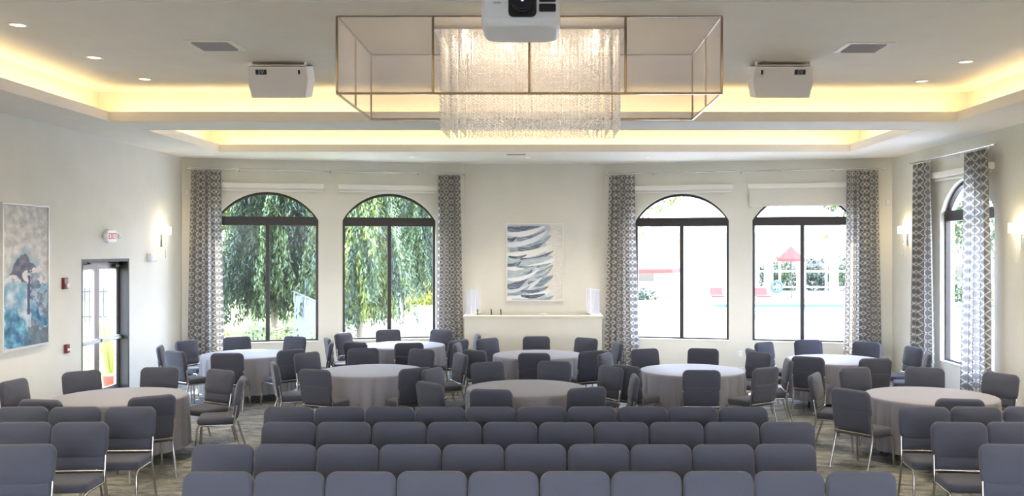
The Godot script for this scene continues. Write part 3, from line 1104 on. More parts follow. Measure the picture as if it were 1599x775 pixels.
func sconce(label: String, xf: Transform3D) -> void:
	var t := thing("wall_sconce", label, "wall lamp", Vector3.ZERO, 0.0, "wall sconces with white shades")
	t.transform = xf
	var st := new_st()
	box2(st, Vector3(-0.035, -0.22, 0.0), Vector3(0.035, 0.04, 0.018), 0.004)
	obj("back_plate", st, M.chrome, t)
	st = new_st()
	tube(st, [Vector3(0, -0.06, 0.015), Vector3(0, -0.06, 0.09)], 0.008, 8)
	tube(st, [Vector3(0, -0.42, 0.09), Vector3(0, -0.25, 0.09), Vector3(0, 0.02, 0.09)], 0.006, 10, 0.013)
	obj("stem", st, M.chrome, t)
	st = new_st()
	var w := 0.2
	ring(st, PackedVector2Array([Vector2(-w / 2, -0.07), Vector2(w / 2, -0.07), Vector2(w / 2, 0.07), Vector2(-w / 2, 0.07)]), PackedVector2Array([Vector2(-w / 2 + 0.004, -0.066), Vector2(w / 2 - 0.004, -0.066), Vector2(w / 2 - 0.004, 0.066), Vector2(-w / 2 + 0.004, 0.066)]), 0.0, 0.14, Transform3D(Basis(Vector3.RIGHT, -PI / 2), Vector3(0, 0.01, 0.09)))
	obj("lamp_shade", st, M.shade_glow, t)
	st = new_st()
	lathe(st, [Vector2(0, -0.03), Vector2(0.022, -0.015), Vector2(0.026, 0.0), Vector2(0.02, 0.02), Vector2(0, 0.03)], 12, Transform3D(Basis(), Vector3(0, 0.07, 0.09)))
	obj("bulb", st, M.lamp_glow, t)
	var p := xf * Vector3(0, 0.07, 0.09)
	omni(p, 0.2, Color(1.0, 0.90, 0.70), 0.02)

func on_wall(p0: Vector2, p1: Vector2, s: float, y: float) -> Transform3D:      # x to the viewer's right, z into the room
	var f := wall_frame(p0, p1)
	return Transform3D(Basis(-f.basis.x, Vector3.UP, -f.basis.z), f * Vector3(s, y, 0))

func build_wall_things() -> void:
	var lw := Vector2(XL, -ZREAR)
	framed_art("abstract_painting", "tall blue and grey abstract peak painting on the left wall", on_wall(P_LC, lw, 5.62, 2.14), 1.16, 1.96, picture("peak_art", peak_art()), mat("frame_silver", Color8(206, 204, 198), 0.4, 0.3))
	framed_art("wave_painting", "white framed painting of grey and white brush waves above bar", on_wall(P_RB, P_LB, 1.48, 2.235), 1.21, 1.64, picture("wave_art", wave_art()), M.trim_white)
	sconce("lit wall sconce beside the left back corner", on_wall(P_LC, lw, 1.03, 2.77))
	sconce("lit wall sconce between the right back corner and curtain", on_wall(Vector2(XR, -ZREAR), P_RC, 17.65 + ZREAR, 2.79))
	sconce("lit wall sconce at the right edge of the picture", on_wall(Vector2(XR, -ZREAR), P_RC, 13.42 + ZREAR, 2.73))
	# exit sign
	var t := thing("exit_sign", "small white exit sign with red letters above the glass doors", "exit sign")
	t.transform = on_wall(P_LC, lw, 3.1, 2.72)
	var st := new_st()
	pillow(st, 0.34, 0.21, 0.06, 0.06, 0.012, 0.0, Transform3D(Basis(), Vector3(0, 0, 0.031)))
	obj("housing", st, M.plastic_white, t)
	text_part("exit_letters", "EXIT", 0.14, M.exit_red, t, Transform3D(Basis(), Vector3(0, 0, 0.063)))
	for sx in [-1.0, 1.0]:
		st = new_st()
		lathe(st, [Vector2(0.0, -0.03), Vector2(0.03, -0.03), Vector2(0.042, 0.03), Vector2(0.0, 0.036)], 14, Transform3D(Basis(Vector3.RIGHT, PI / 2 - 0.5), Vector3(sx * 0.235, 0.0, 0.05)))
		tube(st, [Vector3(sx * 0.16, 0, 0.03), Vector3(sx * 0.235, 0, 0.04)], 0.008, 6)
		obj("emergency_head", st, M.plastic_white, t)
	# strobe, pull station, box, sensors, outlet
	t = thing("fire_strobe", "red fire alarm strobe high beside the tall blue painting", "alarm")
	t.transform = on_wall(P_LC, lw, 4.55, 2.0)
	st = new_st()
	box2(st, Vector3(-0.06, -0.085, 0), Vector3(0.06, 0.085, 0.045), 0.008)
	obj("housing", st, M.alarm_red, t)
	st = new_st()
	box2(st, Vector3(-0.012, -0.065, 0.044), Vector3(0.045, -0.005, 0.075), 0.01)
	obj("strobe_lens", st, M.plastic_white, t)
	t = thing("pull_station", "small red pull station low beside the glass doors", "alarm")
	t.transform = on_wall(P_LC, lw, 4.5, 1.03)
	st = new_st()
	box2(st, Vector3(-0.045, -0.065, 0), Vector3(0.045, 0.065, 0.05), 0.008)
	obj("housing", st, M.alarm_red, t)
	st = new_st()
	box2(st, Vector3(-0.035, -0.03, 0.05), Vector3(0.035, 0.005, 0.065), 0.004)
	obj("pull_bar", st, M.plastic_white, t)
	t = thing("wall_control_box", "white plastic box on the left wall under the sconce", "control box")
	t.transform = on_wall(P_LC, lw, 1.5, 2.36)
	st = new_st()
	box2(st, Vector3(-0.14, -0.075, 0), Vector3(0.14, 0.075, 0.085), 0.015)
	obj("housing", st, M.plastic_white, t)
	st = new_st()
	box2(st, Vector3(-0.09, -0.045, 0.085), Vector3(0.09, 0.045, 0.092), 0.003)
	obj("cover_plate", st, M.trim_white, t)
	for q in [[P_LB, P_LC, 5.5, 3.63, "white motion sensor high in the left back corner"], [P_RC, P_RB, 0.09, 3.42, "white motion sensor high in the right back corner"]]:
		t = thing("motion_sensor", q[4], "sensor", Vector3.ZERO, 0.0, "motion sensors")
		t.transform = on_wall(q[0], q[1], q[2], q[3])
		st = new_st()
		box2(st, Vector3(-0.035, -0.055, 0), Vector3(0.035, 0.055, 0.04), 0.012)
		obj("housing", st, M.plastic_white, t)
		st = new_st()
		box2(st, Vector3(-0.02, -0.03, 0.038), Vector3(0.02, 0.005, 0.045), 0.003)
		obj("sensor_lens", st, M.trim_white, t)
	t = thing("wall_outlet", "white outlet plate on the back wall between the right windows", "outlet")
	t.transform = on_wall(P_RC, P_RB, 2.92, 0.38)
	st = new_st()
	box2(st, Vector3(-0.04, -0.06, 0), Vector3(0.04, 0.06, 0.008), 0.003)
	obj("cover_plate", st, M.plastic_white, t)
	for y in [-0.026, 0.026]:
		st = new_st()
		box2(st, Vector3(-0.017, y - 0.014, 0.007), Vector3(0.017, y + 0.014, 0.011), 0.003)
		obj("socket", st, M.trim_white, t)

# ---------------------------------------------------------------- bar in the middle of the back wall
func build_bar() -> void:
	var x0 := -1.55
	var x1 := 1.11
	var zf := -18.25
	var zb := -19.84
	var h := 1.17
	var t := thing("bar_counter", "cream half-height bar enclosure against the back wall", "bar", Vector3((x0 + x1) / 2, 0, zf))
	var w := x1 - x0
	var d := zf - zb
	var st := new_st()
	box2(st, Vector3(-w / 2, 0, -0.14), Vector3(w / 2, h, 0), 0.004)
	obj("front_wall", st, M.bar_paint, t)
	for sx in [-1.0, 1.0]:
		st = new_st()
		box2(st, Vector3(sx * w / 2, 0, -d), Vector3(sx * (w / 2 - 0.14), h, -0.14), 0.004)
		obj("side_wall", st, M.bar_paint, t)
		st = new_st()
		box2(st, Vector3(sx * (w / 2 + 0.03), h, -d), Vector3(sx * (w / 2 - 0.19), h + 0.05, -0.16), 0.008)
		obj("side_cap", st, M.bar_paint, t)
	st = new_st()
	box2(st, Vector3(-w / 2 - 0.03, h, -0.16), Vector3(w / 2 + 0.03, h + 0.05, 0.03), 0.008)
	obj("counter_cap", st, M.bar_paint, t)
	st = new_st()
	box2(st, Vector3(-w / 2 + 0.14, 0.86, -0.7), Vector3(w / 2 - 0.14, 0.9, -0.14), 0.004)
	obj("work_shelf", st, M.bar_paint, t)
	# tall frosted panels standing on the side caps
	for sx in [-1.0, 1.0]:
		var word := "left" if sx < 0 else "right"
		var order := ["front", "middle", "rear"]
		for k in 3:
			var g := thing("frosted_panel", "%s of three upright frosted panels on the %s bar cap" % [order[k], word], "panel", Vector3((x0 + x1) / 2 + sx * (w / 2 - 0.08 - k * 0.065), h + 0.05, zf - 0.05 - k * 0.32), 0.0, "frosted panels on the bar ends")
			st = new_st()
			box2(st, Vector3(-0.045, 0.02, -0.02), Vector3(0.045, 0.50, 0.02), 0.012)
			obj("acrylic_sheet", st, M.acrylic, g)
			st = new_st()
			box2(st, Vector3(-0.055, 0.0, -0.03), Vector3(0.055, 0.022, 0.03), 0.005)
			obj("foot", st, M.plastic_white, g)
			st = new_st()
			for e in [-1.0, 1.0]:
				box2(st, Vector3(e * 0.045 - 0.005, 0.02, -0.022), Vector3(e * 0.045 + 0.005, 0.505, 0.022), 0.002)
			obj("edge_strip", st, M.plastic_white, g)
	# taps showing over the counter
	var order2 := ["leftmost", "middle", "rightmost"]
	var xs := [-1.32, -1.05, -0.86]
	for k in 3:
		var g := thing("bar_tap", "%s of three thin dark taps behind the bar counter" % order2[k], "tap", Vector3(xs[k], 0.9, zf - 0.4), 0.0, "taps behind the bar")
		st = new_st()
		tube(st, [Vector3(0, 0, 0), Vector3(0, 0.36, 0), Vector3(0, 0.41, 0.02), Vector3(0, 0.42, 0.06), Vector3(0, 0.38, 0.09)], 0.01, 8)
		obj("spout", st, M.dark_metal, g)
		st = new_st()
		lathe(st, [Vector2(0.03, 0.0), Vector2(0.03, 0.015), Vector2(0.012, 0.02)], 12)
		obj("base", st, M.dark_metal, g)
	var bowl := thing("small_dish", "small shiny white dish on the middle of the bar counter", "dish", Vector3(-0.02, h + 0.05, zf - 0.06))
	st = new_st()
	lathe(st, [Vector2(0.0, 0.004), Vector2(0.04, 0.0), Vector2(0.05, 0.012), Vector2(0.075, 0.03), Vector2(0.078, 0.032), Vector2(0.05, 0.016), Vector2(0.0, 0.01)], 20)
	obj("dish", st, M.plastic_white, bowl)

# ---------------------------------------------------------------- chandelier
func build_chandelier() -> void:
	var w := 3.72
	var d := 1.80
	var h := 0.77
	var t := thing("crystal_chandelier", "large rectangular sheer box chandelier with hanging crystal strands", "chandelier", Vector3(-0.145, 4.0, -10.0))
	var bar := 0.022
	var px := [-w / 2, -w / 4, 0.0, w / 4, w / 2]
	var st := new_st()
	for z in [-d / 2, d / 2]:
		for y in [0.0, h - 0.02]:
			st = new_st()
			box2(st, Vector3(-w / 2, y, z - bar / 2), Vector3(w / 2, y + bar, z + bar / 2), 0.003)
			obj("long_rail", st, M.brass, t)
		for x in px:
			st = new_st()
			box2(st, Vector3(x - bar / 2, bar, z - bar / 2), Vector3(x + bar / 2, h - 0.02, z + bar / 2), 0.003)
			obj("upright", st, M.brass, t)
	for x in [-w / 2, w / 2]:
		for y in [0.0, h - 0.02]:
			st = new_st()
			box2(st, Vector3(x - bar / 2, y, -d / 2), Vector3(x + bar / 2, y + bar, d / 2), 0.003)
			obj("end_rail", st, M.brass, t)
		st = new_st()
		box2(st, Vector3(x - bar / 2, bar, -bar / 2), Vector3(x + bar / 2, h - 0.02, bar / 2), 0.003)
		obj("upright", st, M.brass, t)
	# sheer panels, one to each bay
	for z in [-d / 2, d / 2]:
		for i in 4:
			st = new_st()
			box2(st, Vector3(px[i] + bar / 2, bar, z - 0.002), Vector3(px[i + 1] - bar / 2, h - 0.02, z + 0.002))
			obj("sheer_panel", st, M.sheer_mesh, t)
	for x in [-w / 2, w / 2]:
		for k in [[-d / 2, 0.0], [0.0, d / 2]]:
			st = new_st()
			box2(st, Vector3(x - 0.002, bar, k[0] + bar / 2), Vector3(x + 0.002, h - 0.02, k[1] - bar / 2))
			obj("sheer_panel", st, M.sheer_mesh, t)
	# ceiling plate that carries the strands and the lamps
	st = new_st()
	box2(st, Vector3(-0.98, h - 0.045, -0.5), Vector3(0.98, h - 0.025, 0.5), 0.004)
	obj("crystal_plate", st, M.chrome, t)
	st = new_st()
	for x in [-0.9, 0.9]:
		tube(st, [Vector3(x, h - 0.03, 0), Vector3(x, h - 0.015, 0)], 0.05, 12)
	for x in [-w / 2 + 0.05, w / 2 - 0.05]:
		for z in [-d / 2 + 0.05, d / 2 - 0.05]:
			tube(st, [Vector3(x, h - 0.01, z), Vector3(x, TRAY - 4.0, z)], 0.004, 5)
	obj("hanger", st, M.chrome, t)
	# crystal strands: nested rectangles of bead strings, each ending in a drop
	var bead := SphereMesh.new()
	bead.radius = 0.011
	bead.height = 0.026
	bead.radial_segments = 6
	bead.rings = 2
	var spots := []
	for lv in 4:
		var hw := 0.91 - lv * 0.10
		var hd := 0.46 - lv * 0.10
		var nx := int(2 * hw / 0.042)
		var nz := int(2 * hd / 0.042)
		for i in nx + 1:
			var x := -hw + 2 * hw * i / nx
			spots.append(Vector2(x, -hd))
			spots.append(Vector2(x, hd))
		for i in range(1, nz):
			var z := -hd + 2 * hd * i / nz
			spots.append(Vector2(-hw, z))
			spots.append(Vector2(hw, z))
	var xfs := []
	var drops := []
	for s in spots:
		var y := h - 0.06
		var low := -0.235 + rng.randf_range(-0.006, 0.006)
		var jx := rng.randf_range(-0.006, 0.006)
		while y > low:
			var b := Basis(Vector3.UP, rng.randf() * TAU).scaled(Vector3.ONE * rng.randf_range(0.75, 1.1))
			xfs.append(Transform3D(b, Vector3(s.x + jx, y, s.y + rng.randf_range(-0.002, 0.002))))
			y -= 0.031
		drops.append(Transform3D(Basis(Vector3.UP, rng.randf() * TAU), Vector3(s.x + jx, low - 0.012, s.y)))
	strand_part("crystal_strands", bead, xfs, t)
	var dst := new_st()
	lathe(dst, [Vector2(0.0, -0.022), Vector2(0.011, -0.008), Vector2(0.008, 0.004), Vector2(0.0, 0.02)], 6, Transform3D(), false)
	dst.generate_normals()
	strand_part("crystal_drops", dst.commit(), drops, t)
	# lamps among the strands
	for q in [[-0.68, 0.22], [-0.23, 0.22], [0.23, 0.22], [0.68, 0.22], [-0.68, -0.22], [-0.23, -0.22], [0.23, -0.22], [0.68, -0.22]]:
		st = new_st()
		lathe(st, [Vector2(0.0, -0.045), Vector2(0.018, -0.035), Vector2(0.022, -0.015), Vector2(0.014, 0.02), Vector2(0.014, 0.035), Vector2(0, 0.035)], 10, Transform3D(Basis(), Vector3(q[0], h - 0.085, q[1])))
		obj("bulb", st, M.bulb_glow, t)
		omni(t.position + Vector3(q[0], h - 0.09, q[1]), 0.42, Color(1.0, 0.90, 0.74), 0.02)

func strand_part(called: String, mesh: Mesh, xfs: Array, parent: Node) -> void:
	var mm := MultiMesh.new()
	mm.transform_format = MultiMesh.TRANSFORM_3D
	mm.mesh = mesh
	mm.instance_count = xfs.size()
	for i in xfs.size():
		mm.set_instance_transform(i, xfs[i])
	var o := MultiMeshInstance3D.new()
	o.name = called
	o.multimesh = mm
	o.material_override = M.crystal
	o.set_meta("kind", "stuff")
	parent.add_child(o, true)

# ---------------------------------------------------------------- chairs and tables
func make_chair(label: String) -> Node3D:      # front is +z, origin on the floor under the seat
	var t := thing("banquet_chair", label, "chair")
	var st := new_st()
	pillow(st, 0.48, 0.45, 0.085, 0.07, 0.032, 0.012, Transform3D(Basis(Vector3.RIGHT, -PI / 2), Vector3(0, 0.425, -0.012)))
	obj("seat", st, M.chair_fabric, t)
	var lean := Basis(Vector3.RIGHT, -0.17)
	st = new_st()
	pillow(st, 0.50, 0.325, 0.07, 0.075, 0.03, 0.022, Transform3D(lean, Vector3(0, 0.757, -0.272)))
	obj("backrest", st, M.chair_fabric, t)
	st = new_st()
	pillow(st, 0.455, 0.125, 0.05, 0.03, 0.02, 0.012, Transform3D(lean, Vector3(0, 0.56, -0.238)))
	obj("lumbar_panel", st, M.chair_fabric, t)
	st = new_st()
	pillow(st, 0.462, 0.235, 0.03, 0.03, 0.012, 0.0, Transform3D(lean, Vector3(0, 0.575, -0.268)))
	obj("back_shell", st, M.chair_fabric, t)
	for sx in [-1.0, 1.0]:
		st = new_st()
		tube(st, [Vector3(sx * 0.235, 0, 0.225), Vector3(sx * 0.232, 0.18, 0.212), Vector3(sx * 0.23, 0.34, 0.205), Vector3(sx * 0.228, 0.37, 0.19), Vector3(sx * 0.226, 0.378, 0.16)], 0.012, 8)
		obj("leg", st, M.chair_metal, t)
		st = new_st()
		tube(st, [Vector3(sx * 0.24, 0, -0.33), Vector3(sx * 0.238, 0.2, -0.265), Vector3(sx * 0.236, 0.38, -0.215), Vector3(sx * 0.236, 0.46, -0.225), Vector3(sx * 0.232, 0.62, -0.255)], 0.012, 8)
		obj("leg", st, M.chair_metal, t)
		st = new_st()
		tube(st, [Vector3(sx * 0.226, 0.378, 0.165), Vector3(sx * 0.23, 0.38, -0.21)], 0.011, 8)
		obj("seat_rail", st, M.chair_metal, t)
	st = new_st()
	tube(st, [Vector3(-0.235, 0.425, -0.245), Vector3(0.235, 0.425, -0.245)], 0.012, 8)
	obj("back_crossbar", st, M.chair_metal, t)
	st = new_st()
	tube(st, [Vector3(-0.234, 0.488, -0.205), Vector3(0.234, 0.488, -0.205)], 0.012, 8)
	obj("lumbar_bar", st, M.chair_metal, t)
	return t

var chair0: Node3D

func put_chair(at: Vector3, turn: float, label: String, group: String) -> void:
	if chair0 == null:
		chair0 = make_chair(label)
		chair0.position = at
		chair0.rotation.y = turn
		chair0.set_meta("group", group)
	else:
		copy_of(chair0, label, group, at, turn)

func build_rows() -> void:
	var ord := ["first", "second", "third", "fourth", "fifth", "sixth", "seventh", "eighth", "ninth", "tenth"]
	var rows := ["front", "second", "third", "rearmost"]
	var zs := [6.72, 7.66, 8.64, 9.49]
	var x0 := [-2.32, -2.61, -2.345, -2.57]
	for r in 4:
		for k in 10:
			var at := Vector3(x0[r] + 0.508 * k + rng.randf_range(-0.003, 0.003), 0, -(zs[r] - 0.30) + rng.randf_range(-0.012, 0.012))
			put_chair(at, rng.randf_range(-0.005, 0.005), "grey chair, %s from the left in the %s row of the middle block" % [ord[k], rows[r]], "chairs in the middle block of rows")
	var side := [[3, -4.145, "left", "right"], [3, -4.69, "left", "middle"], [3, -5.23, "left", "left"], [2, -4.226, "left", "right"], [2, -4.75, "left", "left"], [1, -4.195, "left", ""], [3, 3.79, "right", "left"], [3, 4.32, "right", "middle"], [3, 4.85, "right", "right"], [2, 3.77, "right", "left"], [2, 4.28, "right", "right"], [1, 3.76, "right", ""]]
	for s in side:
		var word := "%s chair of the %s row" % [s[3], rows[s[0]]] if s[3] != "" else "the frontmost chair"
		put_chair(Vector3(s[1], 0, -(zs[s[0]] - 0.30)), (0.10 if s[2] == "left" else -0.10) + rng.randf_range(-0.03, 0.03), "grey chair, %s in the %s side block" % [word, s[2]], "chairs in the side blocks of rows")

func build_tables() -> void:
	# name, x, distance, chairs: [back x, back distance, where, extra turn in degrees]
	var T := [
		["table near the glass doors", -5.08, 11.3, [[-6.28, 11.73, "far left", 0], [-6.0, 12.25, "far side, left one", 10], [-5.19, 12.6, "far side, right one", 0], [-5.98, 10.65, "left end", -10], [-5.29, 10.1, "near side, left one", 0], [-4.4, 10.4, "near right", 0], [-4.49, 12.45, "far right", 10], [-4.02, 11.65, "right end", 0]]],
		["table in the back left corner", -5.0, 15.87, [[-6.2, 15.5, "left end", 0], [-5.72, 14.8, "near left", 0], [-6.03, 16.36, "far left", 0], [-5.52, 16.9, "far side, left one", 10], [-4.64, 16.9, "far side, right one", -10], [-4.82, 14.4, "near side", 0], [-4.12, 14.9, "near right", 0], [-3.8, 16.1, "right end", 0]]],
		["table left of centre", -2.51, 13.72, [[-3.55, 13.3, "left end", 0], [-3.46, 14.5, "far left", 0], [-2.95, 12.65, "near left", 0], [-2.96, 15.1, "far side, left one", 0], [-2.03, 14.95, "far side, right one", -10], [-1.9, 12.85, "near right", 0], [-1.45, 14.25, "right end", 0]]],
		["table by the second arched window", -2.6, 17.36, [[-3.72, 16.8, "left end", 0], [-3.5, 17.8, "far left", 0], [-2.96, 18.3, "far side, left one", 0], [-2.18, 18.3, "far side, right one", 0], [-3.1, 16.25, "near left", 0], [-2.4, 16.2, "near side", 0], [-1.66, 16.5, "near right", 0], [-1.5, 17.55, "right end", 0]]],
		["front centre table", -0.23, 12.0, [[-0.71, 13.15, "far side, left one", 0], [0.13, 13.35, "far side, right one", 0], [0.78, 12.7, "far right", 0], [0.95, 11.9, "right end", 10], [-1.17, 11.35, "near left", 15], [-0.55, 10.9, "near side, left one", 10], [0.41, 10.95, "near side, right one", -10], [-1.37, 12.5, "left end", 0]]],
		["table in front of the bar", -0.1, 15.8, [[-1.28, 15.9, "left end", 0], [-0.97, 16.85, "far left", 0], [-0.05, 17.1, "far side", 0], [0.62, 16.8, "far right", 0], [0.98, 16.1, "right end", 0], [-1.0, 14.95, "near left", 10], [-0.12, 14.6, "near side", 0], [0.6, 14.85, "near right", -10]]],
		["table right of centre", 2.16, 13.76, [[1.72, 15.05, "far side, left one", 0], [2.63, 15.05, "far side, right one", 0], [3.3, 14.55, "far right", 0], [1.08, 14.3, "left end", 0], [1.22, 12.95, "near left", 10], [2.12, 12.5, "near side", 0], [2.92, 12.65, "near right", 0], [3.42, 13.8, "right end", 0]]],
		["table in the back right corner", 4.67, 15.08, [[3.9, 16.0, "far left", 0], [3.5, 15.0, "left end", 0], [4.64, 16.55, "far side, left one", 0], [5.47, 16.05, "far right", 0], [3.95, 13.95, "near left", 0], [4.78, 13.8, "near side", 0], [5.9, 15.35, "right end", 0], [5.85, 14.45, "near right", 20]]],
		["front right table", 4.66, 11.35, [[4.30, 12.6, "far side, left one", 0], [5.04, 12.6, "far side, right one", -8], [5.8, 12.1, "far right", 0], [5.3, 10.3, "near right", 0], [4.44, 10.15, "near side", 0], [3.55, 11.95, "far left", 0], [3.62, 10.75, "near left", 15]]],
	]
	for t in T:
		var c := Vector3(t[1], 0, -t[2])
		round_table(c, t[0])
		var ang := []
		var far := []
		for q in t[3]:
			var v := Vector2(q[0] - t[1], q[1] - t[2])
			ang.append(v.angle())
			far.append(maxf(v.length(), 1.38))
		for it in 60:                     # neighbours keep elbow room round the table
			for i in ang.size():
				for j in ang.size():
					var d := wrapf(ang[i] - ang[j], -PI, PI)
					if i != j and absf(d) < 0.70:
						var push := (0.70 - absf(d)) * 0.25 * signf(d)
						ang[i] += push
						ang[j] -= push
		for i in ang.size():
			var q: Array = t[3][i]
			var out := Vector3(cos(ang[i]), 0, -sin(ang[i]))
			var dir := (-out).rotated(Vector3.UP, deg_to_rad(q[3] * 0.6))
			var at: Vector3 = c + out * far[i] + dir * 0.29
			put_chair(at, atan2(dir.x, dir.z), "grey chair at the %s of the %s" % [q[2], t[0]], "chairs around the round tables")

func round_table(c: Vector3, where: String) -> void:
	var t := thing("round_table", "round folding table under grey cloth, the " + where, "table", c, rng.randf() * TAU, "round banquet tables")
	var st := new_st()
	lathe(st, [Vector2(0.0, 0.70), Vector2(0.74, 0.70), Vector2(0.75, 0.715), Vector2(0.74, 0.73), Vector2(0.0, 0.73)], 40, Transform3D(), false)
	obj("tabletop", st, M.table_wood, t)
	for k in 4:
		var a := TAU * (k + 0.5) / 4
		st = new_st()
		tube(st, [Vector3(cos(a) * 0.5, 0.7, sin(a) * 0.5), Vector3(cos(a) * 0.56, 0.0, sin(a) * 0.56)], 0.014, 8)
		obj("leg", st, M.dark_metal, t)
	# cloth: flat top, rounded rim, folds that open towards the hem
	var st2 := new_st()
	smooth(st2)
	var seg := 220
	var rings := []
	var ph := rng.randf() * TAU
	var prof := [[0.0, 0.742], [0.4, 0.742], [0.735, 0.742], [0.755, 0.738], [0.763, 0.725]]
	for k in 9:
		prof.append([0.764, 0.70 - k * 0.07])
	for j in prof.size():
		var p: Array = prof[j]
		var drop := clampf((0.725 - p[1]) / 0.6, 0.0, 1.0)
		var rg := []
		for k in seg:
			var a := TAU * k / seg
			var lobe := absf(sin(a * 11.0 + ph + 0.7 * sin(a * 3.0 + ph)))      # round folds parted by narrow creases
			var crease := pow(1.0 - lobe, 1.6) * (0.7 + 0.3 * sin(a * 5.0 + ph))
			var r: float = p[0] + drop * 0.035 - 0.085 * crease * pow(drop, 0.6)
			rg.append(Vector3(r * cos(a), p[1], -r * sin(a)))
		rings.append(rg)
	for j in range(1, prof.size() - 1):
		for k in seg:
			var k2 := (k + 1) % seg
			quad(st2, rings[j + 1][k], rings[j + 1][k2], rings[j][k2], rings[j][k])
	for k in seg:
		tri(st2, rings[0][0], rings[1][k], rings[1][(k + 1) % seg])
	st2.generate_normals()
	var o := MeshInstance3D.new()
	o.name = numbered("tablecloth")
	o.mesh = st2.commit()
	o.material_override = M.tablecloth
	add_child(o)
	o.position = c
	tag(o, "pale grey cloth draped over the " + where, "tablecloth", "round tablecloths")

# ---------------------------------------------------------------- outdoors
func leaf_mesh(length: float, width: float) -> ArrayMesh:
	var st := new_st()
	var a := Vector3.ZERO
	var l := Vector3(-width / 2, -length * 0.45, width * 0.18)
	var r := Vector3(width / 2, -length * 0.45, width * 0.18)
	var m := Vector3(0, -length * 0.5, 0)
	var e := Vector3(0, -length, width * 0.1)
	tri(st, a, l, m)
	tri(st, a, m, r)
	tri(st, l, e, m)
	tri(st, m, e, r)
	st.generate_normals()
	return st.commit()

func foliage(parent: Node, called: String, xfs: Array, mesh: Mesh, m: Material, lo := 0.7, hi := 1.25) -> void:
	var mm := MultiMesh.new()
	mm.transform_format = MultiMesh.TRANSFORM_3D
	mm.use_colors = true
	mm.mesh = mesh
	mm.instance_count = xfs.size()
	for i in xfs.size():
		mm.set_instance_transform(i, xfs[i])
		var g := rng.randf_range(lo, hi)
		mm.set_instance_color(i, Color(g * rng.randf_range(0.85, 1.15), g, g * rng.randf_range(0.8, 1.1)))
	var o := MultiMeshInstance3D.new()
	o.name = called
	o.multimesh = mm
	o.material_override = m
	o.set_meta("kind", "stuff")
	parent.add_child(o, true)

func random_basis(droop: float, s: float) -> Basis:
	return Basis(Vector3.UP, rng.randf() * TAU) * Basis(Vector3.RIGHT, rng.randf_range(0.1, droop)) * Basis().scaled(Vector3.ONE * s)

func trunk(parent: Node, h: float, r: float, m: Material, limbs := 5, spread := 1.6) -> void:
	var st := new_st()
	tube(st, [Vector3(0, -0.3, 0), Vector3(0.05, h * 0.35, 0.03), Vector3(-0.04, h * 0.7, -0.02), Vector3(0, h, 0)], r, 10, r * 0.45)
	obj("trunk", st, m, parent)
	for k in limbs:
		var a := TAU * k / limbs + rng.randf_range(-0.3, 0.3)
		var y := h * rng.randf_range(0.45, 0.9)
		var d := Vector3(cos(a), 0, sin(a))
		st = new_st()
		tube(st, [Vector3(0, y, 0), d * spread * 0.5 + Vector3(0, y + spread * 0.35, 0), d * spread + Vector3(0, y + spread * 0.5, 0)], r * 0.4, 6, r * 0.12)
		obj("branch", st, m, parent)

func weeping_tree(at: Vector3, label: String, h: float, spread: float, strands: int, mats: Array, low := 0.5) -> void:
	var t := thing("weeping_tree", label, "tree", at, 0.0, "weeping trees outside the left windows")
	trunk(t, h * 0.9, 0.10, M.bark, 7, spread * 0.8)
	var per := {}
	for m in mats:
		per[m] = []
	for s in strands:
		var a := rng.randf() * TAU
		var rr := spread * sqrt(rng.randf_range(0.05, 1.0))
		var top := h * rng.randf_range(0.45, 1.0) * (1.0 - 0.25 * rr / spread)
		var bot := maxf(low + rng.randf_range(0.0, 1.6) * (rr / spread), top - rng.randf_range(2.4, 7.0))
		var p := Vector3(cos(a) * rr, top, sin(a) * rr)
		var key: String = mats[rng.randi() % mats.size()]
		var sway := Vector3(rng.randf_range(-0.08, 0.08), 0, rng.randf_range(-0.08, 0.08))
		while p.y > bot:
			for k in 4:
				per[key].append(Transform3D(random_basis(1.1, rng.randf_range(0.7, 1.2)), p + Vector3(rng.randf_range(-0.09, 0.09), 0, rng.randf_range(-0.09, 0.09))))
			p += sway * 0.22 + Vector3(0, -0.06, 0)
	for m in mats:
		foliage(t, "foliage", per[m], leaf_mesh(0.17, 0.05), M[m])

func round_tree(called: String, at: Vector3, label: String, h: float, crown: Vector3, count: int, m: String, group: String, bare := 0.3, trunk_mat: Material = null, leaf := 0.22) -> void:
	var t := thing(called, label, "tree", at, 0.0, group)
	trunk(t, h - crown.y * 0.8, 0.16, trunk_mat if trunk_mat else M.bark, 5, crown.x * 0.7)
	var xfs := []
	var lobes := []
	for k in 14:
		var v := Vector3(rng.randf_range(-1, 1), rng.randf_range(-0.8, 1), rng.randf_range(-1, 1))
		lobes.append(v * 0.62)
	for i in count:
		var c: Vector3 = lobes[rng.randi() % lobes.size()]
		var dir := Vector3(rng.randfn(), rng.randfn(), rng.randfn()).normalized()
		var p := c + dir * rng.randf_range(0.12, 0.46)
		xfs.append(Transform3D(random_basis(2.4, rng.randf_range(0.7, 1.3)), Vector3(0, h - crown.y, 0) + p * crown))
	foliage(t, "foliage", xfs, leaf_mesh(leaf, leaf * 0.5), M[m])

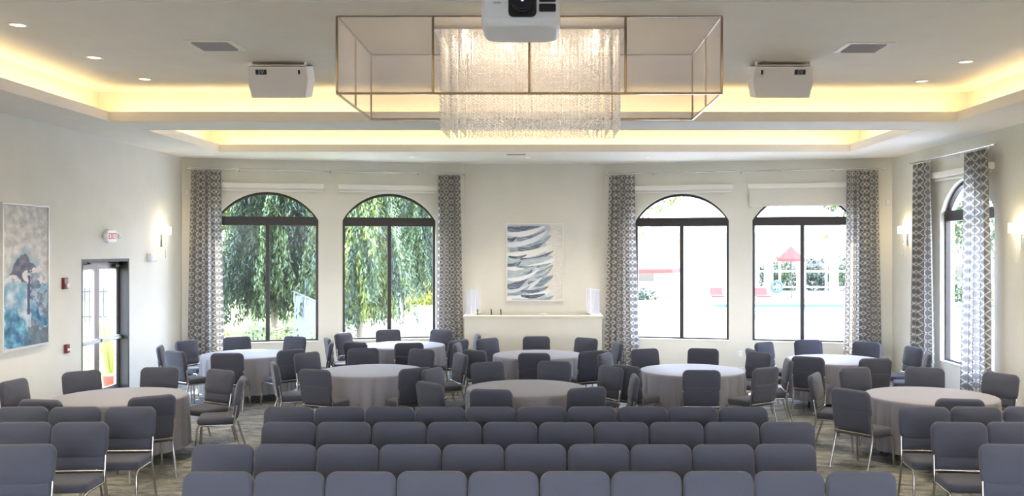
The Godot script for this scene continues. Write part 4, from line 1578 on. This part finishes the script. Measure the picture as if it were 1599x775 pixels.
func bush(called: String, at: Vector3, label: String, size: Vector3, count: int, m: String, group := "", leaf := 0.1) -> void:
	var t := thing(called, label, "shrub", at, 0.0, group)
	var st := new_st()
	for k in 5:
		var a := TAU * k / 5
		tube(st, [Vector3(0, -0.05, 0), Vector3(cos(a) * size.x * 0.3, size.y * 0.6, sin(a) * size.z * 0.3)], 0.015, 5, 0.006)
	obj("stem", st, M.bark, t)
	var xfs := []
	for i in count:
		var dir := Vector3(rng.randfn(), absf(rng.randfn()), rng.randfn()).normalized()
		var p := dir * rng.randf_range(0.35, 1.0) * size
		p.x *= 0.5
		p.z *= 0.5
		xfs.append(Transform3D(random_basis(2.6, rng.randf_range(0.7, 1.3)), p))
	foliage(t, "foliage", xfs, leaf_mesh(leaf, leaf * 0.5), M[m])

func palm(at: Vector3, label: String, h: float, group: String) -> void:
	var t := thing("palm_tree", label, "tree", at, 0.0, group)
	var st := new_st()
	var prof := []
	var n := 26
	for k in n + 1:
		var y := h * k / n
		prof.append(Vector2(0.14 - 0.04 * k / n + 0.012 * (k % 2), y))
	prof[0].y = -0.3
	lathe(st, prof, 14)
	obj("trunk", st, M.pale_trunk, t)
	for k in 12:
		var a := TAU * k / 12
		st = new_st()
		var d := Vector3(cos(a), 0, sin(a))
		var sd := Vector3(-sin(a), 0, cos(a))
		var prev := Vector3(0, h, 0)
		for j in 10:
			var u := float(j + 1) / 10
			var p := Vector3(0, h, 0) + d * 2.0 * u + Vector3(0, 0.9 * sin(u * 2.4) - 1.0 * u * u, 0)
			var wd := 0.35 * sin(PI * clampf(u * 0.9 + 0.1, 0, 1)) + 0.03
			quad(st, prev, p, p + sd * wd + Vector3(0, -wd * 0.6, 0), prev + sd * wd * 0.9 + Vector3(0, -wd * 0.6, 0))
			quad(st, prev, prev - sd * wd * 0.9 + Vector3(0, -wd * 0.6, 0), p - sd * wd + Vector3(0, -wd * 0.6, 0), p)
			prev = p
		obj("frond", st, M.leaf_mid, t)

func parasol(at: Vector3, label: String, r: float, y0: float, y1: float) -> void:
	var t := thing("red_parasol", label, "parasol", at, 0.0, "red pool parasols")
	var st := new_st()
	tube(st, [Vector3(0, 0, 0), Vector3(0, y1 + 0.08, 0)], 0.03, 8)
	obj("pole", st, M.dark_metal, t)
	st = new_st()
	lathe(st, [Vector2(0.35, 0.0), Vector2(0.35, 0.08), Vector2(0.05, 0.1)], 16)
	obj("base", st, M.grey_concrete, t)
	st = new_st()
	flat(st)
	for k in 8:
		var a0 := TAU * k / 8
		var a1 := TAU * (k + 1) / 8
		var p0 := Vector3(cos(a0) * r, y0, sin(a0) * r)
		var p1 := Vector3(cos(a1) * r, y0, sin(a1) * r)
		var top := Vector3(0, y1, 0)
		face(st, [p0, p1, top], Vector3(0, y0 - 1, 0))
		face(st, [p0, p1, p1 - Vector3(0, 0.14, 0), p0 - Vector3(0, 0.14, 0)], Vector3(0, y0, 0))
	obj("canopy", st, M.umbrella_red, t)

func build_outdoors() -> void:
	var G := -0.06
	# lawn on the left, rising gently away from the house
	var st := new_st()
	smooth(st)
	var H := func(x: float, z: float) -> float:
		return G - 0.02 + clampf((z - 23.0) / 20.0, 0.0, 1.5) * 0.75 * clampf((-6.0 - x) / 3.0, 0.0, 1.0)
	var nx := 40
	var nz := 40
	for j in nz:
		for i in nx:
			var q := []
			for c in [[0, 0], [1, 0], [1, 1], [0, 1]]:
				var x := lerpf(-60.0, 3.0, float(i + c[0]) / nx)
				var z := lerpf(-4.0, 70.0, float(j + c[1]) / nz)
				q.append(Vector3(x, H.call(x, z) - (0.1 if x > -7.5 and z < 19.9 else 0.0), -z))
			quad(st, q[0], q[1], q[2], q[3])
	tag(obj("lawn", st, M.lawn_grass), "sunny green lawn beyond the left windows", "lawn", "", "structure")
	# pale pool deck
	st = new_st()
	var deck := PackedVector2Array([Vector2(-5.6, -20.25), Vector2(-6.3, -29.0), Vector2(-5.2, -42.5), Vector2(-5.2, -70), Vector2(7.6, -70), Vector2(7.6, -20.25)])
	var down := Transform3D(Basis(Vector3.RIGHT, Vector3.BACK, Vector3.DOWN), Vector3.ZERO)
	extrude(st, deck, -(G + 0.02), 0.3, down)
	box2(st, Vector3(7.6, -0.3, -30.0), Vector3(45.0, G + 0.02, 10.0))
	box2(st, Vector3(7.6, -0.3, -75.0), Vector3(45.0, G + 0.02, -44.0))
	box2(st, Vector3(26.0, -0.3, -44.0), Vector3(45.0, G + 0.02, -30.0))
	tag(obj("pool_deck", st, M.concrete), "bright pale concrete pool deck outside the right windows", "deck", "", "structure")
	var p := thing("swimming_pool", "swimming pool with a blue tile band outside the right windows", "pool", Vector3(16.8, G, -37.0))
	st = new_st()
	box2(st, Vector3(-9.2, -0.6, -7.0), Vector3(9.2, -0.13, 7.0))
	obj("water", st, M.pool_water, p)
	st = new_st()
	box2(st, Vector3(-9.2, -0.5, -7.0), Vector3(9.2, 0.0, -6.96))
	box2(st, Vector3(-9.2, -0.5, 6.96), Vector3(9.2, 0.0, 7.0))
	box2(st, Vector3(-9.2, -0.5, -6.96), Vector3(-9.16, 0.0, 6.96))
	box2(st, Vector3(9.16, -0.5, -6.96), Vector3(9.2, 0.0, 6.96))
	obj("tile_band", st, M.pool_tile, p)
	# left garden
	weeping_tree(Vector3(-8.05, 0.0, -28.0), "dark weeping tree filling the middle of the leftmost window", 8.0, 1.0, 220, ["leaf_dark", "leaf_mid", "leaf_dark"], 0.35)
	weeping_tree(Vector3(-5.2, 0.0, -26.5), "bright weeping tree in the left half of the second window", 7.6, 0.85, 230, ["leaf_mid", "leaf_bright", "leaf_dark"], 0.4)
	weeping_tree(Vector3(-4.9, 0.0, -33.0), "shady weeping tree in the middle of the second window", 8.4, 0.9, 200, ["leaf_dark", "leaf_mid"], 0.9)
	weeping_tree(Vector3(-8.1, 0.0, -32.5), "dark weeping tree at the right of the leftmost window", 8.4, 0.95, 240, ["leaf_dark", "leaf_dark", "leaf_mid"], 1.0)
	var words := ["first", "second", "third", "fourth", "fifth", "sixth", "seventh", "eighth", "ninth"]
	for k in 9:
		var x := -27.0 + k * 2.9
		var z := 47.0 + 3.0 * sin(k * 2.1)
		round_tree("garden_tree", Vector3(x, H.call(x, z), -z), "%s leafy tree from the left behind the lawn" % words[k], 9.5, Vector3(2.8, 4.8, 2.2), 5200, ["leaf_mid", "leaf_bright", "leaf_mid"][k % 3], "leafy trees behind the lawn", 0.3, null, 0.34)
	for k in 9:
		var x := -28.0 + k * 2.3
		var z := 41.5 + 1.2 * sin(k * 1.3)
		bush("hedge_shrub", Vector3(x, H.call(x, z), -z), "%s dense shrub from the left along the lawn edge" % words[k], Vector3(2.9, 2.6, 2.0), 3200, ["leaf_dark", "leaf_mid"][k % 2], "shrubs along the lawn edge", 0.22)
	round_tree("bare_branch_tree", Vector3(-11.2, H.call(-11.2, 36.0), -36.0), "thin branching tree at the left edge of the leftmost window", 8.0, Vector3(1.5, 2.2, 1.4), 700, "leaf_bright", "", 0.3, M.bark, 0.2)
	# low plants under the first window
	for k in 6:
		bush("low_shrub", Vector3(-7.2 + k * 0.5, G, -21.2 - 0.5 * (k % 3)), "%s low green shrub from the left under the leftmost window" % words[k], Vector3(0.75, 0.86 + 0.12 * (k % 2), 0.6), 420, ["leaf_bright", "leaf_mid"][k % 2], "low shrubs under the leftmost window", 0.10)
	# grey garden wall with a handrail
	var gw := thing("garden_wall", "grey concrete garden wall with handrail seen through the leftmost window", "garden wall", Vector3(-5.95, G, -24.6))
	st = new_st()
	var dirw := Vector3(1.7, 0, 2.6).normalized()
	var fr := Transform3D(Basis(dirw, Vector3.UP, dirw.cross(Vector3.UP)), Vector3.ZERO)
	extrude(st, PackedVector2Array([Vector2(-1.5, -0.2), Vector2(1.5, -0.2), Vector2(1.5, 0.98), Vector2(-1.5, 1.30)]), -0.1, 0.1, fr)
	obj("wall_body", st, M.grey_concrete, gw)
	st = new_st()
	tube(st, [fr * Vector3(-1.5, 1.42, 0.13), fr * Vector3(0.6, 1.2, 0.13), fr * Vector3(0.8, 1.12, 0.14), fr * Vector3(0.85, 0.0, 0.14)], 0.022, 8)
	for s in [-1.4, -0.5]:
		tube(st, [fr * Vector3(s, 1.1, 0.13), fr * Vector3(s, 1.4 - (s + 1.5) * 0.105, 0.13)], 0.014, 6)
	obj("handrail", st, M.steel, gw)
	# second window: yellow shrub, palm trunk, lamp post
	bush("golden_shrub", Vector3(-5.55, G, -43.5), "round yellow green shrub at the right of the second window", Vector3(1.6, 1.35, 1.2), 1300, "leaf_yellow", "", 0.16)
	bush("golden_shrub", Vector3(-4.4, G, -44.2), "yellow green shrub hidden beside the curtain of the second window", Vector3(1.6, 1.3, 1.2), 1100, "leaf_yellow", "", 0.16)
	palm(Vector3(-5.75, G, -46.5), "grey palm trunk at the right of the second window", 9.0, "palms outside")
	var lp := thing("garden_post", "thin white post standing behind the second window mullion", "post", Vector3(-5.6, G, -36.5))
	st = new_st()
	tube(st, [Vector3(0, 0, 0), Vector3(0, 1.75, 0)], 0.055, 8)
	obj("shaft", st, M.plastic_white, lp)
	st = new_st()
	lathe(st, [Vector2(0.2, 0.0), Vector2(0.22, 0.25), Vector2(0.0, 0.32)], 12)
	obj("base", st, M.plastic_white, lp)
	# pool pavilion: columns, beam, hipped pale roof, back wall with peach panels
	var pv := thing("pool_pavilion", "white columned pool pavilion with a pale hipped roof", "pavilion", Vector3(10.8, G, -52.0))
	st = new_st()
	var e := Vector3(5.0, 3.95, 3.6)
	var rt := Vector3(1.4, 6.6, 0)
	var A := [Vector3(-e.x, e.y, e.z), Vector3(e.x, e.y, e.z), Vector3(e.x, e.y, -e.z), Vector3(-e.x, e.y, -e.z)]
	var R0 := Vector3(-rt.x, rt.y, 0)
	var R1 := Vector3(rt.x, rt.y, 0)
	for f in [[A[0], A[1], R1, R0], [A[1], A[2], R1], [A[2], A[3], R0, R1], [A[3], A[0], R0], [A[0], A[1], A[2], A[3]]]:
		face(st, f, Vector3(0, 4.6, 0))
	obj("roof", st, M.roof_tile, pv)
	st = new_st()
	box2(st, Vector3(-4.6, 3.45, 2.6), Vector3(4.6, 3.95, 3.2), 0.02)
	box2(st, Vector3(-4.6, 3.45, -3.2), Vector3(4.6, 3.95, -2.6), 0.02)
	obj("beam", st, M.stucco_white, pv)
	for x in [-4.3, -2.6, -0.9, 0.9, 2.6, 4.3]:
		st = new_st()
		lathe(st, [Vector2(0.34, 0.0), Vector2(0.34, 0.18), Vector2(0.25, 0.24), Vector2(0.22, 3.2), Vector2(0.32, 3.32), Vector2(0.34, 3.46)], 16, Transform3D(Basis(), Vector3(x, 0, 2.9)))
		obj("column", st, M.stucco_white, pv)
	st = new_st()
	box2(st, Vector3(-4.4, 0, -2.9), Vector3(1.7, 3.45, -2.7))
	obj("back_wall", st, M.stucco_white, pv)
	for x in [-3.4, -1.7, 0.4]:
		st = new_st()
		box2(st, Vector3(x - 0.55, 1.9, -2.7), Vector3(x + 0.55, 3.1, -2.64), 0.01)
		obj("wall_panel", st, M.stucco_peach, pv)
	parasol(Vector3(3.35, G, -35.0), "large red parasol outside the third window", 1.75, 1.85, 2.95)
	parasol(Vector3(12.45, G, -47.5), "small red parasol far behind the fourth window", 0.7, 2.1, 2.75)
	# life ring on a stand, lounge
	var lr := thing("life_ring", "blue life ring on a post by the pool", "life ring", Vector3(11.5, G, -46.6))
	st = new_st()
	var cp := []
	for k in 21:
		var a := TAU * k / 20
		cp.append(Vector3(cos(a) * 0.26, 0.72 + sin(a) * 0.26, 0.05))
	tube(st, cp, 0.065, 8)
	obj("ring", st, M.ring_blue, lr)
	st = new_st()
	tube(st, [Vector3(0, 0, 0), Vector3(0, 1.05, 0)], 0.035, 8)
	obj("post", st, M.plastic_white, lr)
	var lw := ["left", "middle", "right"]
	for k in 3:
		var lg := thing("pool_lounger", "%s red pool lounger on the far side of the pool" % lw[k], "lounger", Vector3(8.4 + k * 1.1, G, -45.8), 1.45, "red loungers by the pool")
		st = new_st()
		extrude(st, PackedVector2Array([Vector2(-0.9, 0.28), Vector2(0.35, 0.28), Vector2(0.9, 0.62), Vector2(0.87, 0.68), Vector2(0.33, 0.35), Vector2(-0.9, 0.35)]), -0.3, 0.3)
		obj("sling", st, M.umbrella_red, lg)
		for x in [-0.8, 0.3]:
			for z in [-0.27, 0.27]:
				st = new_st()
				tube(st, [Vector3(x, 0, z), Vector3(x, 0.29, z)], 0.02, 6)
				obj("leg", st, M.plastic_white, lg)
	# white fence, hedge and trees behind the pool
	var fn := thing("pool_fence", "white post and rail fence behind the pool", "fence", Vector3(17.5, G, -57.0))
	for k in 10:
		st = new_st()
		box2(st, Vector3(-6.1 + k * 1.4, 0, -0.06), Vector3(-5.98 + k * 1.4, 2.35, 0.06), 0.01)
		obj("post", st, M.plastic_white, fn)
	for y in [0.25, 1.2, 2.2]:
		st = new_st()
		box2(st, Vector3(-6.1, y, -0.03), Vector3(6.7, y + 0.09, 0.03), 0.01)
		obj("rail", st, M.plastic_white, fn)
	for k in 6:
		bush("pool_hedge_shrub", Vector3(12.5 + k * 2.1, G, -58.6), "%s dark shrub from the left behind the pool fence" % words[k], Vector3(2.7, 2.3, 1.6), 1200, ["leaf_dark", "leaf_mid"][k % 2], "shrubs behind the pool fence", 0.24)
	round_tree("forked_tree", Vector3(17.6, G, -60.0), "forked grey tree at the right of the fourth window", 8.6, Vector3(2.4, 2.6, 2.2), 1100, "leaf_mid", "", 0.3, M.bark, 0.26)
	for k in 5:
		var x := 3.0 + k * 5.0
		round_tree("pool_tree", Vector3(x, G, -66.0), "%s leafy tree from the left behind the pool pavilion" % words[k], 13.5, Vector3(3.8, 5.8, 2.8), 4800, ["leaf_mid", "leaf_bright"][k % 2], "leafy trees behind the pavilion", 0.3, null, 0.4)
	bush("clipped_hedge", Vector3(4.7, G, -47.5), "low clipped green hedge below the red parasol", Vector3(2.4, 0.75, 1.0), 900, "leaf_dark", "", 0.16)
	# outside the right wall window
	palm(Vector3(17.2, G, -47.5), "pale palm trunk outside the right wall window", 7.5, "palms outside")
	for k in 3:
		bush("poolside_shrub", Vector3(18.6 + k * 1.3, G, -45.6), "%s bright shrub from the left outside the right wall window" % words[k], Vector3(1.7, 1.5, 1.2), 900, ["leaf_bright", "leaf_mid", "leaf_bright"][k], "shrubs outside the right wall window", 0.18)
	round_tree("courtyard_tree", Vector3(24.5, G, -52.0), "leafy tree filling the top of the right wall window", 9.0, Vector3(3.4, 4.0, 2.6), 3000, "leaf_mid", "", 0.3, null, 0.34)
	var pr := thing("pool_handrail", "curved steel pool handrail outside the right wall window", "handrail", Vector3(13.2, G, -29.9))
	st = new_st()
	for z in [0.0, 0.6]:
		tube(st, [Vector3(z, 0, 0.3), Vector3(z, 0.75, 0.25), Vector3(z, 0.88, 0.0), Vector3(z, 0.7, -0.35), Vector3(z, -0.1, -0.6)], 0.022, 8)
	obj("rail", st, M.steel, pr)
	# outside the glass doors: spiky plant, palm, picket fence, boundary wall
	var ag := thing("spiky_plant", "yellow green spiky plant in front of the glass doors", "plant", Vector3(-8.4, G, -18.2))
	for k in 26:
		var a := TAU * k / 26 + rng.randf_range(-0.1, 0.1)
		var tilt := rng.randf_range(0.15, 0.9)
		var L := rng.randf_range(1.1, 1.6)
		var d := Vector3(cos(a) * sin(tilt), cos(tilt), sin(a) * sin(tilt))
		var sd := Vector3(-sin(a), 0, cos(a))
		st = new_st()
		var mid := d * L * 0.45 + d.cross(sd) * 0.02
		quad(st, sd * -0.02, sd * 0.02, mid + sd * 0.04, mid - sd * 0.04)
		tri(st, mid - sd * 0.04, mid + sd * 0.04, d * L + Vector3(0, -0.1 * tilt, 0))
		obj("leaf_blade", st, M.leaf_yellow if k % 2 else M.leaf_bright, ag)
	var pt := thing("red_pot", "small red plant pot outside the glass doors", "pot", Vector3(-7.8, G, -17.0))
	st = new_st()
	lathe(st, [Vector2(0.0, 0.0), Vector2(0.12, 0.0), Vector2(0.17, 0.28), Vector2(0.18, 0.3), Vector2(0.15, 0.3), Vector2(0.0, 0.25)], 16)
	obj("pot_body", st, M.red_pot, pt)
	palm(Vector3(-12.15, H.call(-12.15, 26.5), -26.5), "palm trunk seen through the glass doors", 7.0, "palms outside")
	var pf := thing("picket_fence", "dark picket fence seen through the glass doors", "fence", Vector3(-16.0, H.call(-16.0, 30.0), -30.0))
	for k in 60:
		st = new_st()
		box2(st, Vector3(-4.5 + k * 0.15 - 0.012, 0, -0.012), Vector3(-4.5 + k * 0.15 + 0.012, 1.1, 0.012))
		obj("picket", st, M.dark_metal, pf)
	st = new_st()
	box2(st, Vector3(-4.6, 0.95, -0.02), Vector3(4.5, 1.0, 0.02))
	box2(st, Vector3(-4.6, 0.15, -0.02), Vector3(4.5, 0.2, 0.02))
	obj("rail", st, M.dark_metal, pf)
	var bw := thing("boundary_wall", "low pink boundary wall beyond the picket fence", "garden wall", Vector3(-19.0, H.call(-19.0, 38.0), -38.0))
	st = new_st()
	box2(st, Vector3(-7.0, -0.3, -0.1), Vector3(4.5, 1.2, 0.1), 0.01)
	obj("wall_body", st, mat("pink_stucco", Color8(128, 110, 110), 0.9), bw)
	st = new_st()
	box2(st, Vector3(-7.05, 1.2, -0.15), Vector3(4.55, 1.3, 0.15), 0.01)
	obj("coping", st, M.stucco_white, bw)
